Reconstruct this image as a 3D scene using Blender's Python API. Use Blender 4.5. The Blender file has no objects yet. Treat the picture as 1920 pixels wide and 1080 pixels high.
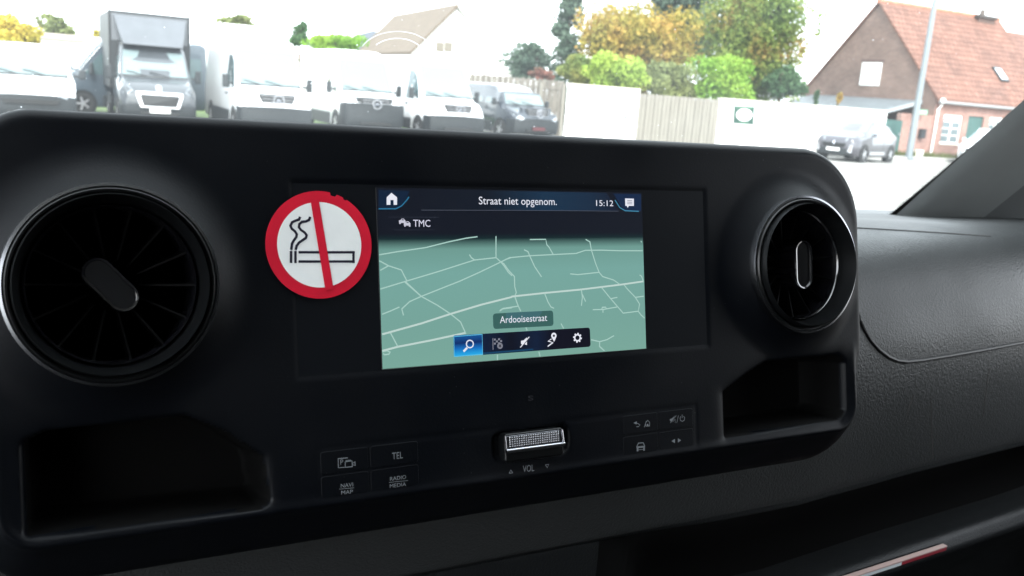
import bpy, bmesh, math, random
import numpy as np
from mathutils import Vector, Matrix
from mathutils.bvhtree import BVHTree
from math import radians as R_, pi, sin, cos, sqrt, hypot

random.seed(7); rng = np.random.default_rng(7)
sc = bpy.context.scene
COL = sc.collection
# ---------------------------------------------------------------- camera
F_PX = 1698.0; YAW = .49303; PITCH = .21621; ROLL = .07714; TILT = .23025
CAM = Vector((0, 0, 1.80))
fw = Vector((sin(YAW)*cos(PITCH), cos(YAW)*cos(PITCH), -sin(PITCH)))
r0 = Vector((cos(YAW), -sin(YAW), 0)); u0 = r0.cross(fw)
rv = r0*cos(ROLL) + u0*sin(ROLL); uv_ = -r0*sin(ROLL) + u0*cos(ROLL)
cam_d = bpy.data.cameras.new('camera'); cam = bpy.data.objects.new('camera', cam_d); COL.objects.link(cam)
M = Matrix.Identity(4)
for i in range(3):
    M[i][0] = rv[i]; M[i][1] = uv_[i]; M[i][2] = -fw[i]; M[i][3] = CAM[i]
cam.matrix_world = M
cam_d.sensor_width = 36; cam_d.lens = F_PX*36/1920; cam_d.clip_start = .02; cam_d.clip_end = 2000
cam_d.dof.use_dof = True; cam_d.dof.focus_distance = .50; cam_d.dof.aperture_fstop = 19
sc.camera = cam
# ---------------------------------------------------------------- world, sun, exposure
EXPO = 2.5
sc.view_settings.view_transform = 'Standard'; sc.view_settings.look = 'None'
sc.view_settings.gamma = 1; sc.view_settings.use_curve_mapping = False
sc.view_settings.exposure = EXPO
w = bpy.data.worlds.new("World"); sc.world = w; w.use_nodes = True
nt = w.node_tree; bg = nt.nodes['Background']
sky = nt.nodes.new('ShaderNodeTexSky'); sky.sky_type = 'NISHITA'; sky.sun_disc = False
SUN_EL, SUN_AZ = R_(42), R_(200)          # azimuth measured from +Y clockwise: behind our van
sky.sun_elevation = SUN_EL; sky.sun_rotation = SUN_AZ
sky.air_density = 1.0; sky.dust_density = 1.5; sky.ozone_density = 1.0
hs = nt.nodes.new('ShaderNodeHueSaturation'); hs.inputs['Saturation'].default_value = .28   # overcast
nt.links.new(sky.outputs[0], hs.inputs['Color']); cl = nt.nodes.new('ShaderNodeMixRGB'); cl.inputs[0].default_value = .55; cl.inputs[2].default_value = (6.6, 7.0, 7.4, 1)   # even cloud cover over the sky
nt.links.new(hs.outputs[0], cl.inputs[1]); nt.links.new(cl.outputs[0], bg.inputs[0])
bg.inputs[1].default_value = .14
sun_d = bpy.data.lights.new('sun', 'SUN'); sun_d.energy = 1.0; sun_d.angle = R_(14); sun_d.color = (1, .96, .9)
sun = bpy.data.objects.new('sun', sun_d); COL.objects.link(sun)
sd = Vector((sin(SUN_AZ)*cos(SUN_EL), cos(SUN_AZ)*cos(SUN_EL), sin(SUN_EL)))
sun.rotation_euler = sd.to_track_quat('Z', 'Y').to_euler()
sc.cycles.use_denoising = True
sc.cycles.max_bounces = 10; sc.cycles.diffuse_bounces = 5; sc.cycles.glossy_bounces = 4
sc.cycles.transparent_max_bounces = 24; sc.cycles.sample_clamp_indirect = 8
sc.cycles.caustics_reflective = False; sc.cycles.caustics_refractive = False

# ---------------------------------------------------------------- helpers
def ray(x, y): return fw + rv*((x-960)/F_PX) - uv_*((y-540)/F_PX)
def hit(x, y, p, n):
    d = ray(x, y); t = (Vector(p)-CAM).dot(n)/d.dot(n); return CAM + d*t
def G(x, y): return hit(x, y, (0, 0, 0), Vector((0, 0, 1)))
def AT(x, y, z): return CAM + ray(x, y)*z              # the point seen at a pixel, z metres deep
def lin(c):
    return tuple(((v/255)/12.92 if v/255 <= .04045 else ((v/255+.055)/1.055)**2.4) for v in c)
S = CAM + Vector((.22260, .40434, -.09365))
U = Vector((1, 0, 0)); V = Vector((0, sin(TILT), cos(TILT))); N = Vector((0, -cos(TILT), sin(TILT)))
def PW(u, v, n=0): return S + U*u + V*v + N*n            # panel coordinates (metres) to world
def dp(x, y, n=0):
    p = hit(x, y, S+N*n, N) - S; return p.dot(U), p.dot(V)

def tag(o, label=None, cat=None, group=None, kind=None):
    if label: o['label'] = label
    if cat: o['category'] = cat
    if group: o['group'] = group
    if kind: o['kind'] = kind
    return o
def empty(name, loc=(0, 0, 0), rz=0, label=None, cat=None, group=None):
    o = bpy.data.objects.new(name, None); COL.objects.link(o); o.location = loc; o.rotation_euler = (0, 0, rz)
    o.empty_display_size = .1
    return tag(o, label, cat, group)
def newobj(name, me, mat, parent=None, world=False):
    me.name = name
    if mat is not None:
        for m in (mat if isinstance(mat, (list, tuple)) else [mat]): me.materials.append(m)
    o = bpy.data.objects.new(name, me); COL.objects.link(o)
    if parent:
        o.parent = parent
        if world: o.matrix_parent_inverse = Matrix.Identity(4); o.location = -WLOC(parent)
    return o
def WLOC(o):
    v = Vector((0, 0, 0))
    while o: v += o.location; o = o.parent
    return v
class MB:
    def __init__(s, T=None): s.v = []; s.f = []; s.T = T
    def add(s, vs, fs):
        b = len(s.v); s.v += [tuple(s.T(*v)) if s.T else tuple(v) for v in vs]; s.f += [tuple(i+b for i in f) for f in fs]; return s
    def box(s, x0, x1, y0, y1, z0, z1):
        return s.add([(x0,y0,z0),(x1,y0,z0),(x1,y1,z0),(x0,y1,z0),(x0,y0,z1),(x1,y0,z1),(x1,y1,z1),(x0,y1,z1)],
              [(0,3,2,1),(4,5,6,7),(0,1,5,4),(1,2,6,5),(2,3,7,6),(3,0,4,7)])
    def hexa(s, bot, top):                                # two quads, 4 points each
        return s.add(list(bot)+list(top), [(0,3,2,1),(4,5,6,7),(0,1,5,4),(1,2,6,5),(2,3,7,6),(3,0,4,7)])
    def prism(s, pts, z0, z1, ax=(0, 1, 2)):              # polygon pts (a,b) extruded along the third axis
        n = len(pts); vs = []
        for z in (z0, z1):
            for a, b in pts:
                q = [0, 0, 0]; q[ax[0]] = a; q[ax[1]] = b; q[ax[2]] = z; vs.append(tuple(q))
        return s.add(vs, [tuple(range(n-1, -1, -1)), tuple(range(n, 2*n))] + [(i, (i+1) % n, n+(i+1) % n, n+i) for i in range(n)])
    def lathe(s, prof, n=48, c=(0, 0, 0), ax=2, close=False):   # prof: (radius, height along axis)
        vs = []; k = len(prof)
        for i in range(n):
            a = 2*pi*i/n
            for r, h in prof:
                q = [r*cos(a), r*sin(a), h]
                if ax == 0: q = [h, r*cos(a), r*sin(a)]
                if ax == 1: q = [r*sin(a), h, r*cos(a)]
                vs.append((q[0]+c[0], q[1]+c[1], q[2]+c[2]))
        fs = []
        for i in range(n):
            j = (i+1) % n
            for m in range(k-1): fs.append((i*k+m, j*k+m, j*k+m+1, i*k+m+1))
            if close: fs.append((i*k+k-1, j*k+k-1, j*k, i*k))
        return s.add(vs, fs)
    def tube(s, pts, r, n=8, cap=True, r1=None):
        pts = [Vector(p) for p in pts]; vs = []; m = len(pts)
        for i, p in enumerate(pts):
            t = (pts[min(i+1, m-1)]-pts[max(i-1, 0)]).normalized()
            a = t.cross(Vector((0, 0, 1)) if abs(t.z) < .9 else Vector((1, 0, 0))).normalized(); b = t.cross(a)
            rr = r if r1 is None else r+(r1-r)*i/(m-1)
            for k in range(n):
                q = p + a*(rr*cos(2*pi*k/n)) + b*(rr*sin(2*pi*k/n)); vs.append(tuple(q))
        fs = [(i*n+k, i*n+(k+1) % n, (i+1)*n+(k+1) % n, (i+1)*n+k) for i in range(m-1) for k in range(n)]
        if cap: fs += [tuple(range(n-1, -1, -1)), tuple(range((m-1)*n, m*n))]
        return s.add(vs, fs)
    def ribbon(s, pts, wd, n=0.0):                        # flat line in a plane: pts (u,v), height n
        pts = [Vector((p[0], p[1])) for p in pts]; m = len(pts); vs = []
        for i, p in enumerate(pts):
            t = (pts[min(i+1, m-1)]-pts[max(i-1, 0)]); t.normalize(); q = Vector((-t.y, t.x))*(wd/2)
            if 0 < i < m-1:
                t1 = (pts[i]-pts[i-1]).normalized(); q = q/max(.6, abs(t1.dot(t)))
            vs += [(p.x+q.x, p.y+q.y, n), (p.x-q.x, p.y-q.y, n)]
        return s.add(vs, [(2*i, 2*i+1, 2*i+3, 2*i+2) for i in range(m-1)])
    def poly(s, pts, n=0.0): return s.add([(p[0], p[1], n) for p in pts], [tuple(range(len(pts)))])
    def build(s, name, mat, parent=None, world=False, smooth=False, bevel=0, seg=2, sub=0, angle=40):
        me = bpy.data.meshes.new(name); me.from_pydata(s.v, [], s.f)
        bm = bmesh.new(); bm.from_mesh(me); bmesh.ops.recalc_face_normals(bm, faces=bm.faces)
        if smooth:
            for fc in bm.faces: fc.smooth = True
            lim = R_(angle)
            for e in bm.edges:
                if len(e.link_faces) == 2 and e.calc_face_angle(0) > lim: e.smooth = False
        bm.to_mesh(me); bm.free()
        o = newobj(name, me, mat, parent, world)
        if bevel:
            m = o.modifiers.new('bevel', 'BEVEL'); m.width = bevel; m.segments = seg; m.limit_method = 'ANGLE'; m.angle_limit = R_(35)
            m.harden_normals = False
            for p in me.polygons: p.use_smooth = True
            if not smooth:
                bm = bmesh.new(); bm.from_mesh(me)
                bm.to_mesh(me); bm.free()
            wn = o.modifiers.new('wn', 'WEIGHTED_NORMAL'); wn.keep_sharp = True
        if sub:
            m = o.modifiers.new('sub', 'SUBSURF'); m.levels = sub; m.render_levels = sub
        return o
def PB(): return MB(T=PW)

# ---------------------------------------------------------------- materials
def mat(name, col, rough=.5, metal=0, spec=.5, bump=0, bscale=100, var=0, vscale=3, emis=None, es=1, coat=0, bdist=.01, stretch=None, trans=0):
    m = bpy.data.materials.new(name); m.use_nodes = True; n = m.node_tree; b = n.nodes['Principled BSDF']
    c = tuple(col)+(1,)
    b.inputs['Base Color'].default_value = c; b.inputs['Roughness'].default_value = rough
    b.inputs['Metallic'].default_value = metal; b.inputs['Specular IOR Level'].default_value = spec
    if coat: b.inputs['Coat Weight'].default_value = coat; b.inputs['Coat Roughness'].default_value = .05
    tc = n.nodes.new('ShaderNodeTexCoord'); src = tc.outputs['Object']
    if stretch:
        mp = n.nodes.new('ShaderNodeMapping'); mp.inputs['Scale'].default_value = stretch
        n.links.new(src, mp.inputs[0]); src = mp.outputs[0]
    if bump:
        nz = n.nodes.new('ShaderNodeTexNoise'); nz.inputs['Scale'].default_value = bscale; nz.inputs['Detail'].default_value = 4
        bp = n.nodes.new('ShaderNodeBump'); bp.inputs['Strength'].default_value = bump; bp.inputs['Distance'].default_value = bdist
        n.links.new(src, nz.inputs[0]); n.links.new(nz.outputs[0], bp.inputs['Height']); n.links.new(bp.outputs[0], b.inputs['Normal'])
    if var:
        nz = n.nodes.new('ShaderNodeTexNoise'); nz.inputs['Scale'].default_value = vscale; nz.inputs['Detail'].default_value = 6
        mr = n.nodes.new('ShaderNodeMapRange'); mr.inputs[1].default_value = .3; mr.inputs[2].default_value = .7
        mr.inputs[3].default_value = 1-var; mr.inputs[4].default_value = 1+var
        mx = n.nodes.new('ShaderNodeVectorMath'); mx.operation = 'SCALE'; mx.inputs[0].default_value = col
        n.links.new(src, nz.inputs[0]); n.links.new(nz.outputs[0], mr.inputs[0]); n.links.new(mr.outputs[0], mx.inputs['Scale'])
        n.links.new(mx.outputs[0], b.inputs['Base Color'])
    if emis:
        b.inputs['Emission Color'].default_value = tuple(emis)+(1,); b.inputs['Emission Strength'].default_value = es
    return m
ES = 2**(-EXPO)
def screen_mat(name, c):                                  # lit pixels of the display, c in sRGB as seen
    return mat(name, (.004, .004, .005), .35, emis=lin(c), es=ES, spec=.2)

K = {}
K['panel'] = mat('soft_black_plastic', (.0020, .0027, .0042), .42, spec=.17, bump=.12, bscale=900, bdist=.0006)
_n = K['panel'].node_tree; _b = _n.nodes['Principled BSDF']; _t = _n.nodes.new('ShaderNodeTexCoord'); _z = _n.nodes.new('ShaderNodeTexNoise'); _z.inputs['Scale'].default_value = 14; _z.inputs['Detail'].default_value = 7
_m = _n.nodes.new('ShaderNodeMapRange'); _m.inputs[1].default_value = .3; _m.inputs[2].default_value = .7; _m.inputs[3].default_value = .34; _m.inputs[4].default_value = .56   # finger smears change the sheen
_n.links.new(_t.outputs['Object'], _z.inputs[0]); _n.links.new(_z.outputs[0], _m.inputs[0]); _n.links.new(_m.outputs[0], _b.inputs['Roughness'])
K['gloss'] = mat('gloss_black', (.004, .004, .005), .12, spec=1.0, coat=1)
K['vane'] = mat('vane_black', (.0012, .0012, .0014), .5, spec=.05)
K['ringm'] = mat('vent_ring_chrome', (.30, .31, .33), .22, metal=1)
K['satin'] = mat('satin_black', (.005, .0055, .006), .30, spec=.45)
K['deep'] = mat('recess_shade_black', (.002, .002, .002), .75, spec=.1)  # shade inside the trays and the shelf, put in as a matt black
K['print'] = mat('printed_grey', (.32, .34, .36), .5)
K['chrome'] = mat('brushed_chrome', (.62, .62, .66), .22, metal=1)
K['white_sticker'] = mat('sticker_white', (.86, .88, .86), .35, bump=.35, bscale=260, bdist=.0007, var=.05, vscale=40, spec=.4)
K['red_sticker'] = mat('sticker_red', (.62, .012, .035), .35, var=.12, vscale=60)
K['ink'] = mat('sticker_ink', (.012, .012, .025), .4)
K['cloth'] = mat('pillar_fabric', (.27, .285, .285), .75, bump=.35, bscale=700, bdist=.0008, var=.05, vscale=20, spec=.3)
K['cloth_shaded'] = mat('pillar_fabric_shaded', (.14, .147, .15), .7, bump=.3, bscale=500, bdist=.0006)  # pillar fabric with the shade of its turned faces put into the colour
K['headliner'] = mat('headliner_grey', (.60, .61, .60), .9, var=.05)
K['seal'] = mat('black_rubber', (.006, .006, .006), .5)
K['white_paint'] = mat('white_paint', (.82, .83, .84), .25, coat=.6, var=.03, vscale=1.5)
K['grey_paint'] = mat('grey_paint', (.045, .050, .056), .28, coat=.8, var=.08, vscale=2)
K['blue_paint'] = mat('blue_grey_paint', (.045, .060, .075), .3, coat=.7, var=.08, vscale=1)
K['black_paint'] = mat('black_paint', (.02, .026, .036), .22, coat=1)
K['silver'] = mat('silver_paint', (.070, .067, .078), .3, metal=.35, coat=.8, var=.05)
K['trim'] = mat('bumper_plastic', (.012, .015, .017), .55, var=.15, vscale=5)
K['tyre'] = mat('tyre_rubber', (.02, .02, .02), .8)
K['rim'] = mat('alloy_rim', (.45, .45, .47), .35, metal=.7)
K['lamp'] = mat('headlamp_glass', (.24, .26, .28), .12, coat=1)
K['carglass'] = mat('vehicle_glass', (.05, .085, .09), .06, spec=.9, coat=1)
K['plate'] = mat('number_plate', (.78, .78, .76), .4)
K['redplate'] = mat('plate_red', (.07, .012, .015), .4)

def leather(name, col, s=1.0):                            # grained dashboard skin: voronoi cells as bump
    m = bpy.data.materials.new(name); m.use_nodes = True; n = m.node_tree; b = n.nodes['Principled BSDF']
    b.inputs['Base Color'].default_value = tuple(col)+(1,); b.inputs['Roughness'].default_value = .46
    b.inputs['Specular IOR Level'].default_value = .36 if s < 1.1 else .22
    tc = n.nodes.new('ShaderNodeTexCoord')
    nz = n.nodes.new('ShaderNodeTexNoise'); nz.inputs['Scale'].default_value = 60; nz.inputs['Detail'].default_value = 3
    ad = n.nodes.new('ShaderNodeMixRGB'); ad.inputs[0].default_value = .012
    n.links.new(tc.outputs['Object'], nz.inputs[0]); n.links.new(tc.outputs['Object'], ad.inputs[1]); n.links.new(nz.outputs['Color'], ad.inputs[2])
    vo = n.nodes.new('ShaderNodeTexVoronoi'); vo.feature = 'SMOOTH_F1'; vo.inputs['Scale'].default_value = 560*s
    n.links.new(ad.outputs[0], vo.inputs['Vector'])
    n2 = n.nodes.new('ShaderNodeTexNoise'); n2.inputs['Scale'].default_value = 750*s; n2.inputs['Detail'].default_value = 5
    n.links.new(tc.outputs['Object'], n2.inputs[0])
    a2 = n.nodes.new('ShaderNodeMath'); a2.operation = 'ADD'
    n.links.new(vo.outputs['Distance'], a2.inputs[0]); n.links.new(n2.outputs[0], a2.inputs[1])
    bp = n.nodes.new('ShaderNodeBump'); bp.inputs['Strength'].default_value = .65; bp.inputs['Distance'].default_value = .0005
    n.links.new(a2.outputs[0], bp.inputs['Height']); n.links.new(bp.outputs[0], b.inputs['Normal'])
    n3 = n.nodes.new('ShaderNodeTexNoise'); n3.inputs['Scale'].default_value = 9; n3.inputs['Detail'].default_value = 6
    mr = n.nodes.new('ShaderNodeMapRange'); mr.inputs[1].default_value = .3; mr.inputs[2].default_value = .7; mr.inputs[3].default_value = .42; mr.inputs[4].default_value = .56
    n.links.new(tc.outputs['Object'], n3.inputs[0]); n.links.new(n3.outputs[0], mr.inputs[0]); n.links.new(mr.outputs[0], b.inputs['Roughness'])
    return m
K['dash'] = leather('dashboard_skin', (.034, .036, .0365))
K['dash_shaded'] = leather('dashboard_skin_shaded', (.012, .0135, .0145), 1.2)  # same skin, the shade of the lower dash put into a darker colour

def dusty_glass():
    m = bpy.data.materials.new('dusty_windscreen'); m.use_nodes = True; n = m.node_tree; n.nodes.clear()
    out = n.nodes.new('ShaderNodeOutputMaterial'); tr = n.nodes.new('ShaderNodeBsdfTransparent'); tr.inputs[0].default_value = (.90, .95, .94, 1)
    tl = n.nodes.new('ShaderNodeBsdfTranslucent'); tl.inputs[0].default_value = (.9, .97, 1, 1)
    gl = n.nodes.new('ShaderNodeBsdfGlossy'); gl.inputs['Roughness'].default_value = .02
    tc = n.nodes.new('ShaderNodeTexCoord'); nz = n.nodes.new('ShaderNodeTexNoise'); nz.inputs['Scale'].default_value = 9; nz.inputs['Detail'].default_value = 7
    mr = n.nodes.new('ShaderNodeMapRange'); mr.inputs[1].default_value = .3; mr.inputs[2].default_value = .7
    mr.inputs[3].default_value = .02; mr.inputs[4].default_value = .042
    n.links.new(tc.outputs['Object'], nz.inputs[0]); n.links.new(nz.outputs[0], mr.inputs[0])
    m1 = n.nodes.new('ShaderNodeMixShader'); n.links.new(mr.outputs[0], m1.inputs[0]); n.links.new(tr.outputs[0], m1.inputs[1]); n.links.new(tl.outputs[0], m1.inputs[2])
    lf = n.nodes.new('ShaderNodeLayerWeight'); pw = n.nodes.new('ShaderNodeMath'); pw.operation = 'POWER'; pw.inputs[1].default_value = 5
    lw = n.nodes.new('ShaderNodeMath'); lw.operation = 'MULTIPLY_ADD'; lw.inputs[1].default_value = .9; lw.inputs[2].default_value = .02
    n.links.new(lf.outputs['Facing'], pw.inputs[0]); n.links.new(pw.outputs[0], lw.inputs[0])
    m2 = n.nodes.new('ShaderNodeMixShader'); n.links.new(lw.outputs[0], m2.inputs[0]); n.links.new(m1.outputs[0], m2.inputs[1]); n.links.new(gl.outputs[0], m2.inputs[2])
    n.links.new(m2.outputs[0], out.inputs[0]); return m
K['screen_glass'] = dusty_glass()

# ================================================================= OUR VAN'S CABIN (one thing)
cab = empty('van_cabin', S-Vector((0, 0, 1.0)), label='black dashboard, display fascia and windscreen pillar of the van the photo is taken in', cat='van interior')
def kid(mb, name, m, parent=cab, **k): return mb.build(name, m, parent, world=True, **k)

# ---- centre fascia as a dense height field in panel coordinates
def poly_sdf(px, py, pts):                                # signed distance to polygon, negative inside (numpy)
    d = np.full(px.shape, 1e9); sgn = np.ones(px.shape); n = len(pts)
    for i in range(n):
        ax, ay = pts[i]; bx, by = pts[i-1]
        ex, ey = bx-ax, by-ay; wx, wy = px-ax, py-ay
        t = np.clip((wx*ex+wy*ey)/(ex*ex+ey*ey), 0, 1)
        d = np.minimum(d, (wx-ex*t)**2+(wy-ey*t)**2)
        c1 = py >= ay; c2 = py < by; c3 = ex*wy > ey*wx
        flip = (c1 & c2 & c3) | (~c1 & ~c2 & ~c3)
        sgn = np.where(flip, -sgn, sgn)
    return sgn*np.sqrt(d)
def sm(t): t = np.clip(t, 0, 1); return t*t*(3-2*t)
PU0, PU1, PV0, PV1 = -.2490, .2500, -.1290, .0742
RC = {'tl': .027, 'tr': .048, 'bl': .030, 'br': .032}
def outline_proj(u, v):
    cu, cv = (PU0+PU1)/2, (PV0+PV1)/2
    left = u < cu; low = v < cv
    r = np.where(left, np.where(low, RC['bl'], RC['tl']), np.where(low, RC['br'], RC['tr']))
    ku = np.where(left, PU0+r, PU1-r); kv = np.where(low, PV0+r, PV1-r)
    su = np.where(left, -1, 1); sv = np.where(low, -1, 1)
    a = (u-ku)*su; b = (v-kv)*sv
    corner = (a > 0) & (b > 0)
    L = np.hypot(np.maximum(a, 0), np.maximum(b, 0))
    d_c = L - r                                           # positive outside
    d_e = np.maximum(a, b) - r
    d = np.where(corner, d_c, d_e)
    pu = u.copy(); pv = v.copy()
    o = d > 0
    sc_ = np.where(L > 1e-9, r/np.maximum(L, 1e-9), 1)
    pu = np.where(o & corner, ku+a*sc_*su, np.where(o, np.clip(u, PU0, PU1), u))
    pv = np.where(o & corner, kv+b*sc_*sv, np.where(o, np.clip(v, PV0, PV1), v))
    return d, pu, pv
VENTS = [(-.1955, .0007), (.1895, .0007)]; VS = .922
TRAYS = [[(-.229, -.063), (-.222, -.060), (-.168, -.059), (-.153, -.067), (-.137, -.080), (-.1345, -.099), (-.138, -.1005), (-.229, -.0985)],
         [(.1345, -.074), (.1345, -.098), (.226, -.097), (.231, -.093), (.231, -.063), (.226, -.059), (.167, -.059), (.150, -.066)]]
def field(u, v):
    h = np.zeros(u.shape)
    du_ = np.maximum(np.abs(u)-(.2410-.016), 0); dv_ = np.maximum(-v-(.1055-.016), 0)
    di = np.hypot(du_, dv_)-.016                          # distance past the lip, which turns up round the corners
    wb = sm((-.045-v)/.045)
    h -= np.clip(di, 0, 1)*1.05*wb                        # lower chamfer below the lip
    h += .0013*np.exp(-((di+.0015)/.0022)**2)*wb*(1-.3*sm((.2-np.abs(u))/.1))   # raised lip line
    d = np.maximum(np.abs(u-.0015)-.1205, np.abs(v-.0005)-.0455)
    h -= .0008*sm(-d/.0030+.5)                            # recess round the display
    h -= .0030*sm((-.050-v)/.06)*sm((.105+v)/.03)*0
    for cu, cv in VENTS:
        r = np.hypot(u-cu, v-cv)
        t = np.clip((.0600-r)/.0195, 0, 1)
        h += .0085*(t**1.8)
        h -= .075*sm((.0388-r)/.0015)
    for i, T in enumerate(TRAYS):
        d = poly_sdf(u, v, T)-.002
        h -= .0014*np.exp(-np.maximum(d, 0)/.003)*(d > 0) + .0014*(d <= 0)
        h -= .036*sm(-d/.0035)
    d = np.maximum(np.abs(u+.0000)-.1110, np.abs(v+.0905)-.0118)   # key strip outline
    h -= .0003*np.exp(-(d/.0010)**2)
    d = np.hypot(np.maximum(np.abs(u-.0025)-.018, 0), np.maximum(np.abs(v+.0882)-.003, 0))-.0055
    h -= .004*sm(-d/.003)
    return h
du = .00125
us = np.arange(PU0-.02, PU1+.0201, du); vs_ = np.arange(PV0-.02, PV1+.0201, du)
UU, VV = np.meshgrid(us, vs_)
D, PU, PV = outline_proj(UU, VV)
HH = field(PU, PV)
be = .006                                                  # edge rounding
din = np.clip(be+D, 0, be)
HH = HH - (be-np.sqrt(np.maximum(be*be-din**2, 0)))
HH = HH - np.maximum(D, 0)*4.5
P = np.stack([PU, PV, HH], -1).reshape(-1, 3)
nu = len(us); nv = len(vs_)
idx = np.arange(nu*nv).reshape(nv, nu)
fs = np.stack([idx[:-1, :-1], idx[:-1, 1:], idx[1:, 1:], idx[1:, :-1]], -1).reshape(-1, 4)
W_ = np.array(S)[None]+P[:, :1]*np.array(U)+P[:, 1:2]*np.array(V)+P[:, 2:]*np.array(N)
me = bpy.data.meshes.new('centre_fascia'); me.from_pydata(W_.tolist(), [], fs.tolist())
me.polygons.foreach_set('use_smooth', [True]*len(me.polygons))
me.materials.append(K['panel']); me.materials.append(K['deep'])
hc = HH.reshape(-1)[fs].min(axis=1); oc = D.reshape(-1)[fs].max(axis=1)
me.polygons.foreach_set('material_index', ((hc < -.006) & (oc < -.004) & (PV.reshape(-1)[fs].mean(axis=1) > -.103)).astype(np.int32))  # recessed faces take the black that carries their shade
fas = newobj('centre_fascia', me, None, cab, True)

# ---- air vents
for (cu, cv), ka in zip(VENTS, (R_(42), 0.0)):
    T = lambda a, b, c, cu=cu, cv=cv: PW(cu+a*VS, cv+b*VS, c-.0088 if c > .012 else c+.0048)
    b = MB(T)
    b.lathe([(.0445, .004), (.0445, .0185), (.0438, .0205), (.0425, .0218), (.0416, .0215), (.0409, .0195), (.0398, .0118), (.0380, .0035), (.0372, .001), (.0372, -.045)], n=96)
    ring = kid(b, 'air_vent', K['satin'], smooth=True, angle=60)
    b = MB(T).lathe([(.0450, .0140), (.0458, .0185), (.0451, .0210), (.0438, .0213), (.0432, .0200)], n=96)
    kid(b, 'vent_ring', K['ringm'], ring, smooth=True)
    b = MB(T).lathe([(.0001, -.034), (.030, -.034), (.0372, -.038)], n=48)
    kid(b, 'vent_back', K['deep'], ring)
    # inner rotating barrel ring
    b = MB(T).lathe([(.0366, -.03), (.0366, -.0005), (.0358, .0006), (.0348, -.0005), (.0348, -.03)], n=96)
    kid(b, 'vent_barrel', K['gloss'], ring, smooth=True)
    nv_ = 14
    for k in range(nv_):
        a = 2*pi*k/nv_+.13+ka
        ca, sa = cos(a), sin(a)
        def Tv(x, y, z, ca=ca, sa=sa, T=T): return T(x*ca-y*sa, x*sa+y*ca, z)
        b = MB(Tv)
        b.hexa([(.010, -.0010, -.030), (.0349, -.0014, -.030), (.0349, .0014, -.030), (.010, .0010, -.030)],
               [(.012, -.0004, -.009), (.0349, -.0005, -.0025), (.0349, .0005, -.0025), (.012, .0004, -.009)])
        kid(b, 'vane', K['vane'], ring)
    kx, kk_ = (-.001, .88) if cu < 0 else (.0035, 1.0)
    def Tk(x, y, z, a=ka, T=T, kx=kx, kk_=kk_): return T((x*cos(a)-y*sin(a))*kk_+kx, (x*sin(a)+y*cos(a))*kk_, z)
    def caps(w, l, n=16):
        p = []
        for s_, c_ in ((1, 1), (-1, -1)):
            for i in range(n+1):
                t = pi*i/n if s_ > 0 else pi+pi*i/n
                p.append((w*cos(t), s_*(l-w)+w*sin(t)))
        return p
    b = MB(Tk); rings = [(.0068, .0155, -.026), (.0078, .0165, -.003), (.0078, .0165, .0005), (.0072, .0159, .0018), (.0063, .0151, .0016), (.0059, .0147, .0004)]
    vs2 = []; n2 = None
    for (w_, l_, z_) in rings:
        p = caps(w_, l_); n2 = len(p); vs2 += [(q[0], q[1], z_) for q in p]
    fs2 = [(i*n2+k, i*n2+(k+1) % n2, (i+1)*n2+(k+1) % n2, (i+1)*n2+k) for i in range(len(rings)-1) for k in range(n2)]
    fs2.append(tuple(range((len(rings)-1)*n2, len(rings)*n2)))
    b.add(vs2, fs2)
    kid(b, 'vent_knob', K['gloss'], ring, smooth=True, angle=50)

# ---- display
DN = -.0004
b = PB(); b.prism([(-.1185, -.0452), (.1215, -.0452), (.1215, .0455), (-.1185, .0455)], -.0035, -.0007)
disp = kid(b, 'display', K['gloss_disp'] if 'gloss_disp' in K else mat('display_glass', (.005, .006, .008), .3, spec=.35))
E1, E2, E3, E4, E5 = DN, DN+.00012, DN+.00024, DN+.00036, DN+.00048
def quad_px(pts, n): return PB().poly([dp(x, y, n) for x, y in pts], n)
# screen background (black level of the lit panel)
su0, su1, sv0, sv1 = -.0776, .0776, -.0437, .0437
kid(PB().poly([(su0, sv0), (su1, sv0), (su1, sv1), (su0, sv1)], DN-.00008), 'backlight', screen_mat('black_level', (17, 22, 33)), disp)
def grad_mat(name, stops, axis_vec, origin, length, img=None):
    # emission that follows the picture shown on the display: ramp along a direction on the screen
    m = bpy.data.materials.new(name); m.use_nodes = True; n = m.node_tree; b = n.nodes['Principled BSDF']
    b.inputs['Base Color'].default_value = (.004, .004, .005, 1); b.inputs['Roughness'].default_value = .35; b.inputs['Specular IOR Level'].default_value = .2
    g = n.nodes.new('ShaderNodeNewGeometry')
    sb = n.nodes.new('ShaderNodeVectorMath'); sb.operation = 'SUBTRACT'; sb.inputs[1].default_value = origin
    dt = n.nodes.new('ShaderNodeVectorMath'); dt.operation = 'DOT_PRODUCT'; dt.inputs[1].default_value = tuple(Vector(axis_vec)/length)
    cr = n.nodes.new('ShaderNodeValToRGB')
    while len(cr.color_ramp.elements) < len(stops): cr.color_ramp.elements.new(.5)
    for e, (p_, c_) in zip(cr.color_ramp.elements, stops): e.position = p_; e.color = lin(c_)+(1,)
    n.links.new(g.outputs['Position'], sb.inputs[0]); n.links.new(sb.outputs[0], dt.inputs[0]); n.links.new(dt.outputs['Value'], cr.inputs[0])
    n.links.new(cr.outputs[0], b.inputs['Emission Color']); b.inputs['Emission Strength'].default_value = ES
    return m
mu, mvt = dp(950, 437, E1)
BL = (17, 22, 33); TE = (119, 165, 156)
TEs = (30, 70, 66)
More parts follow.
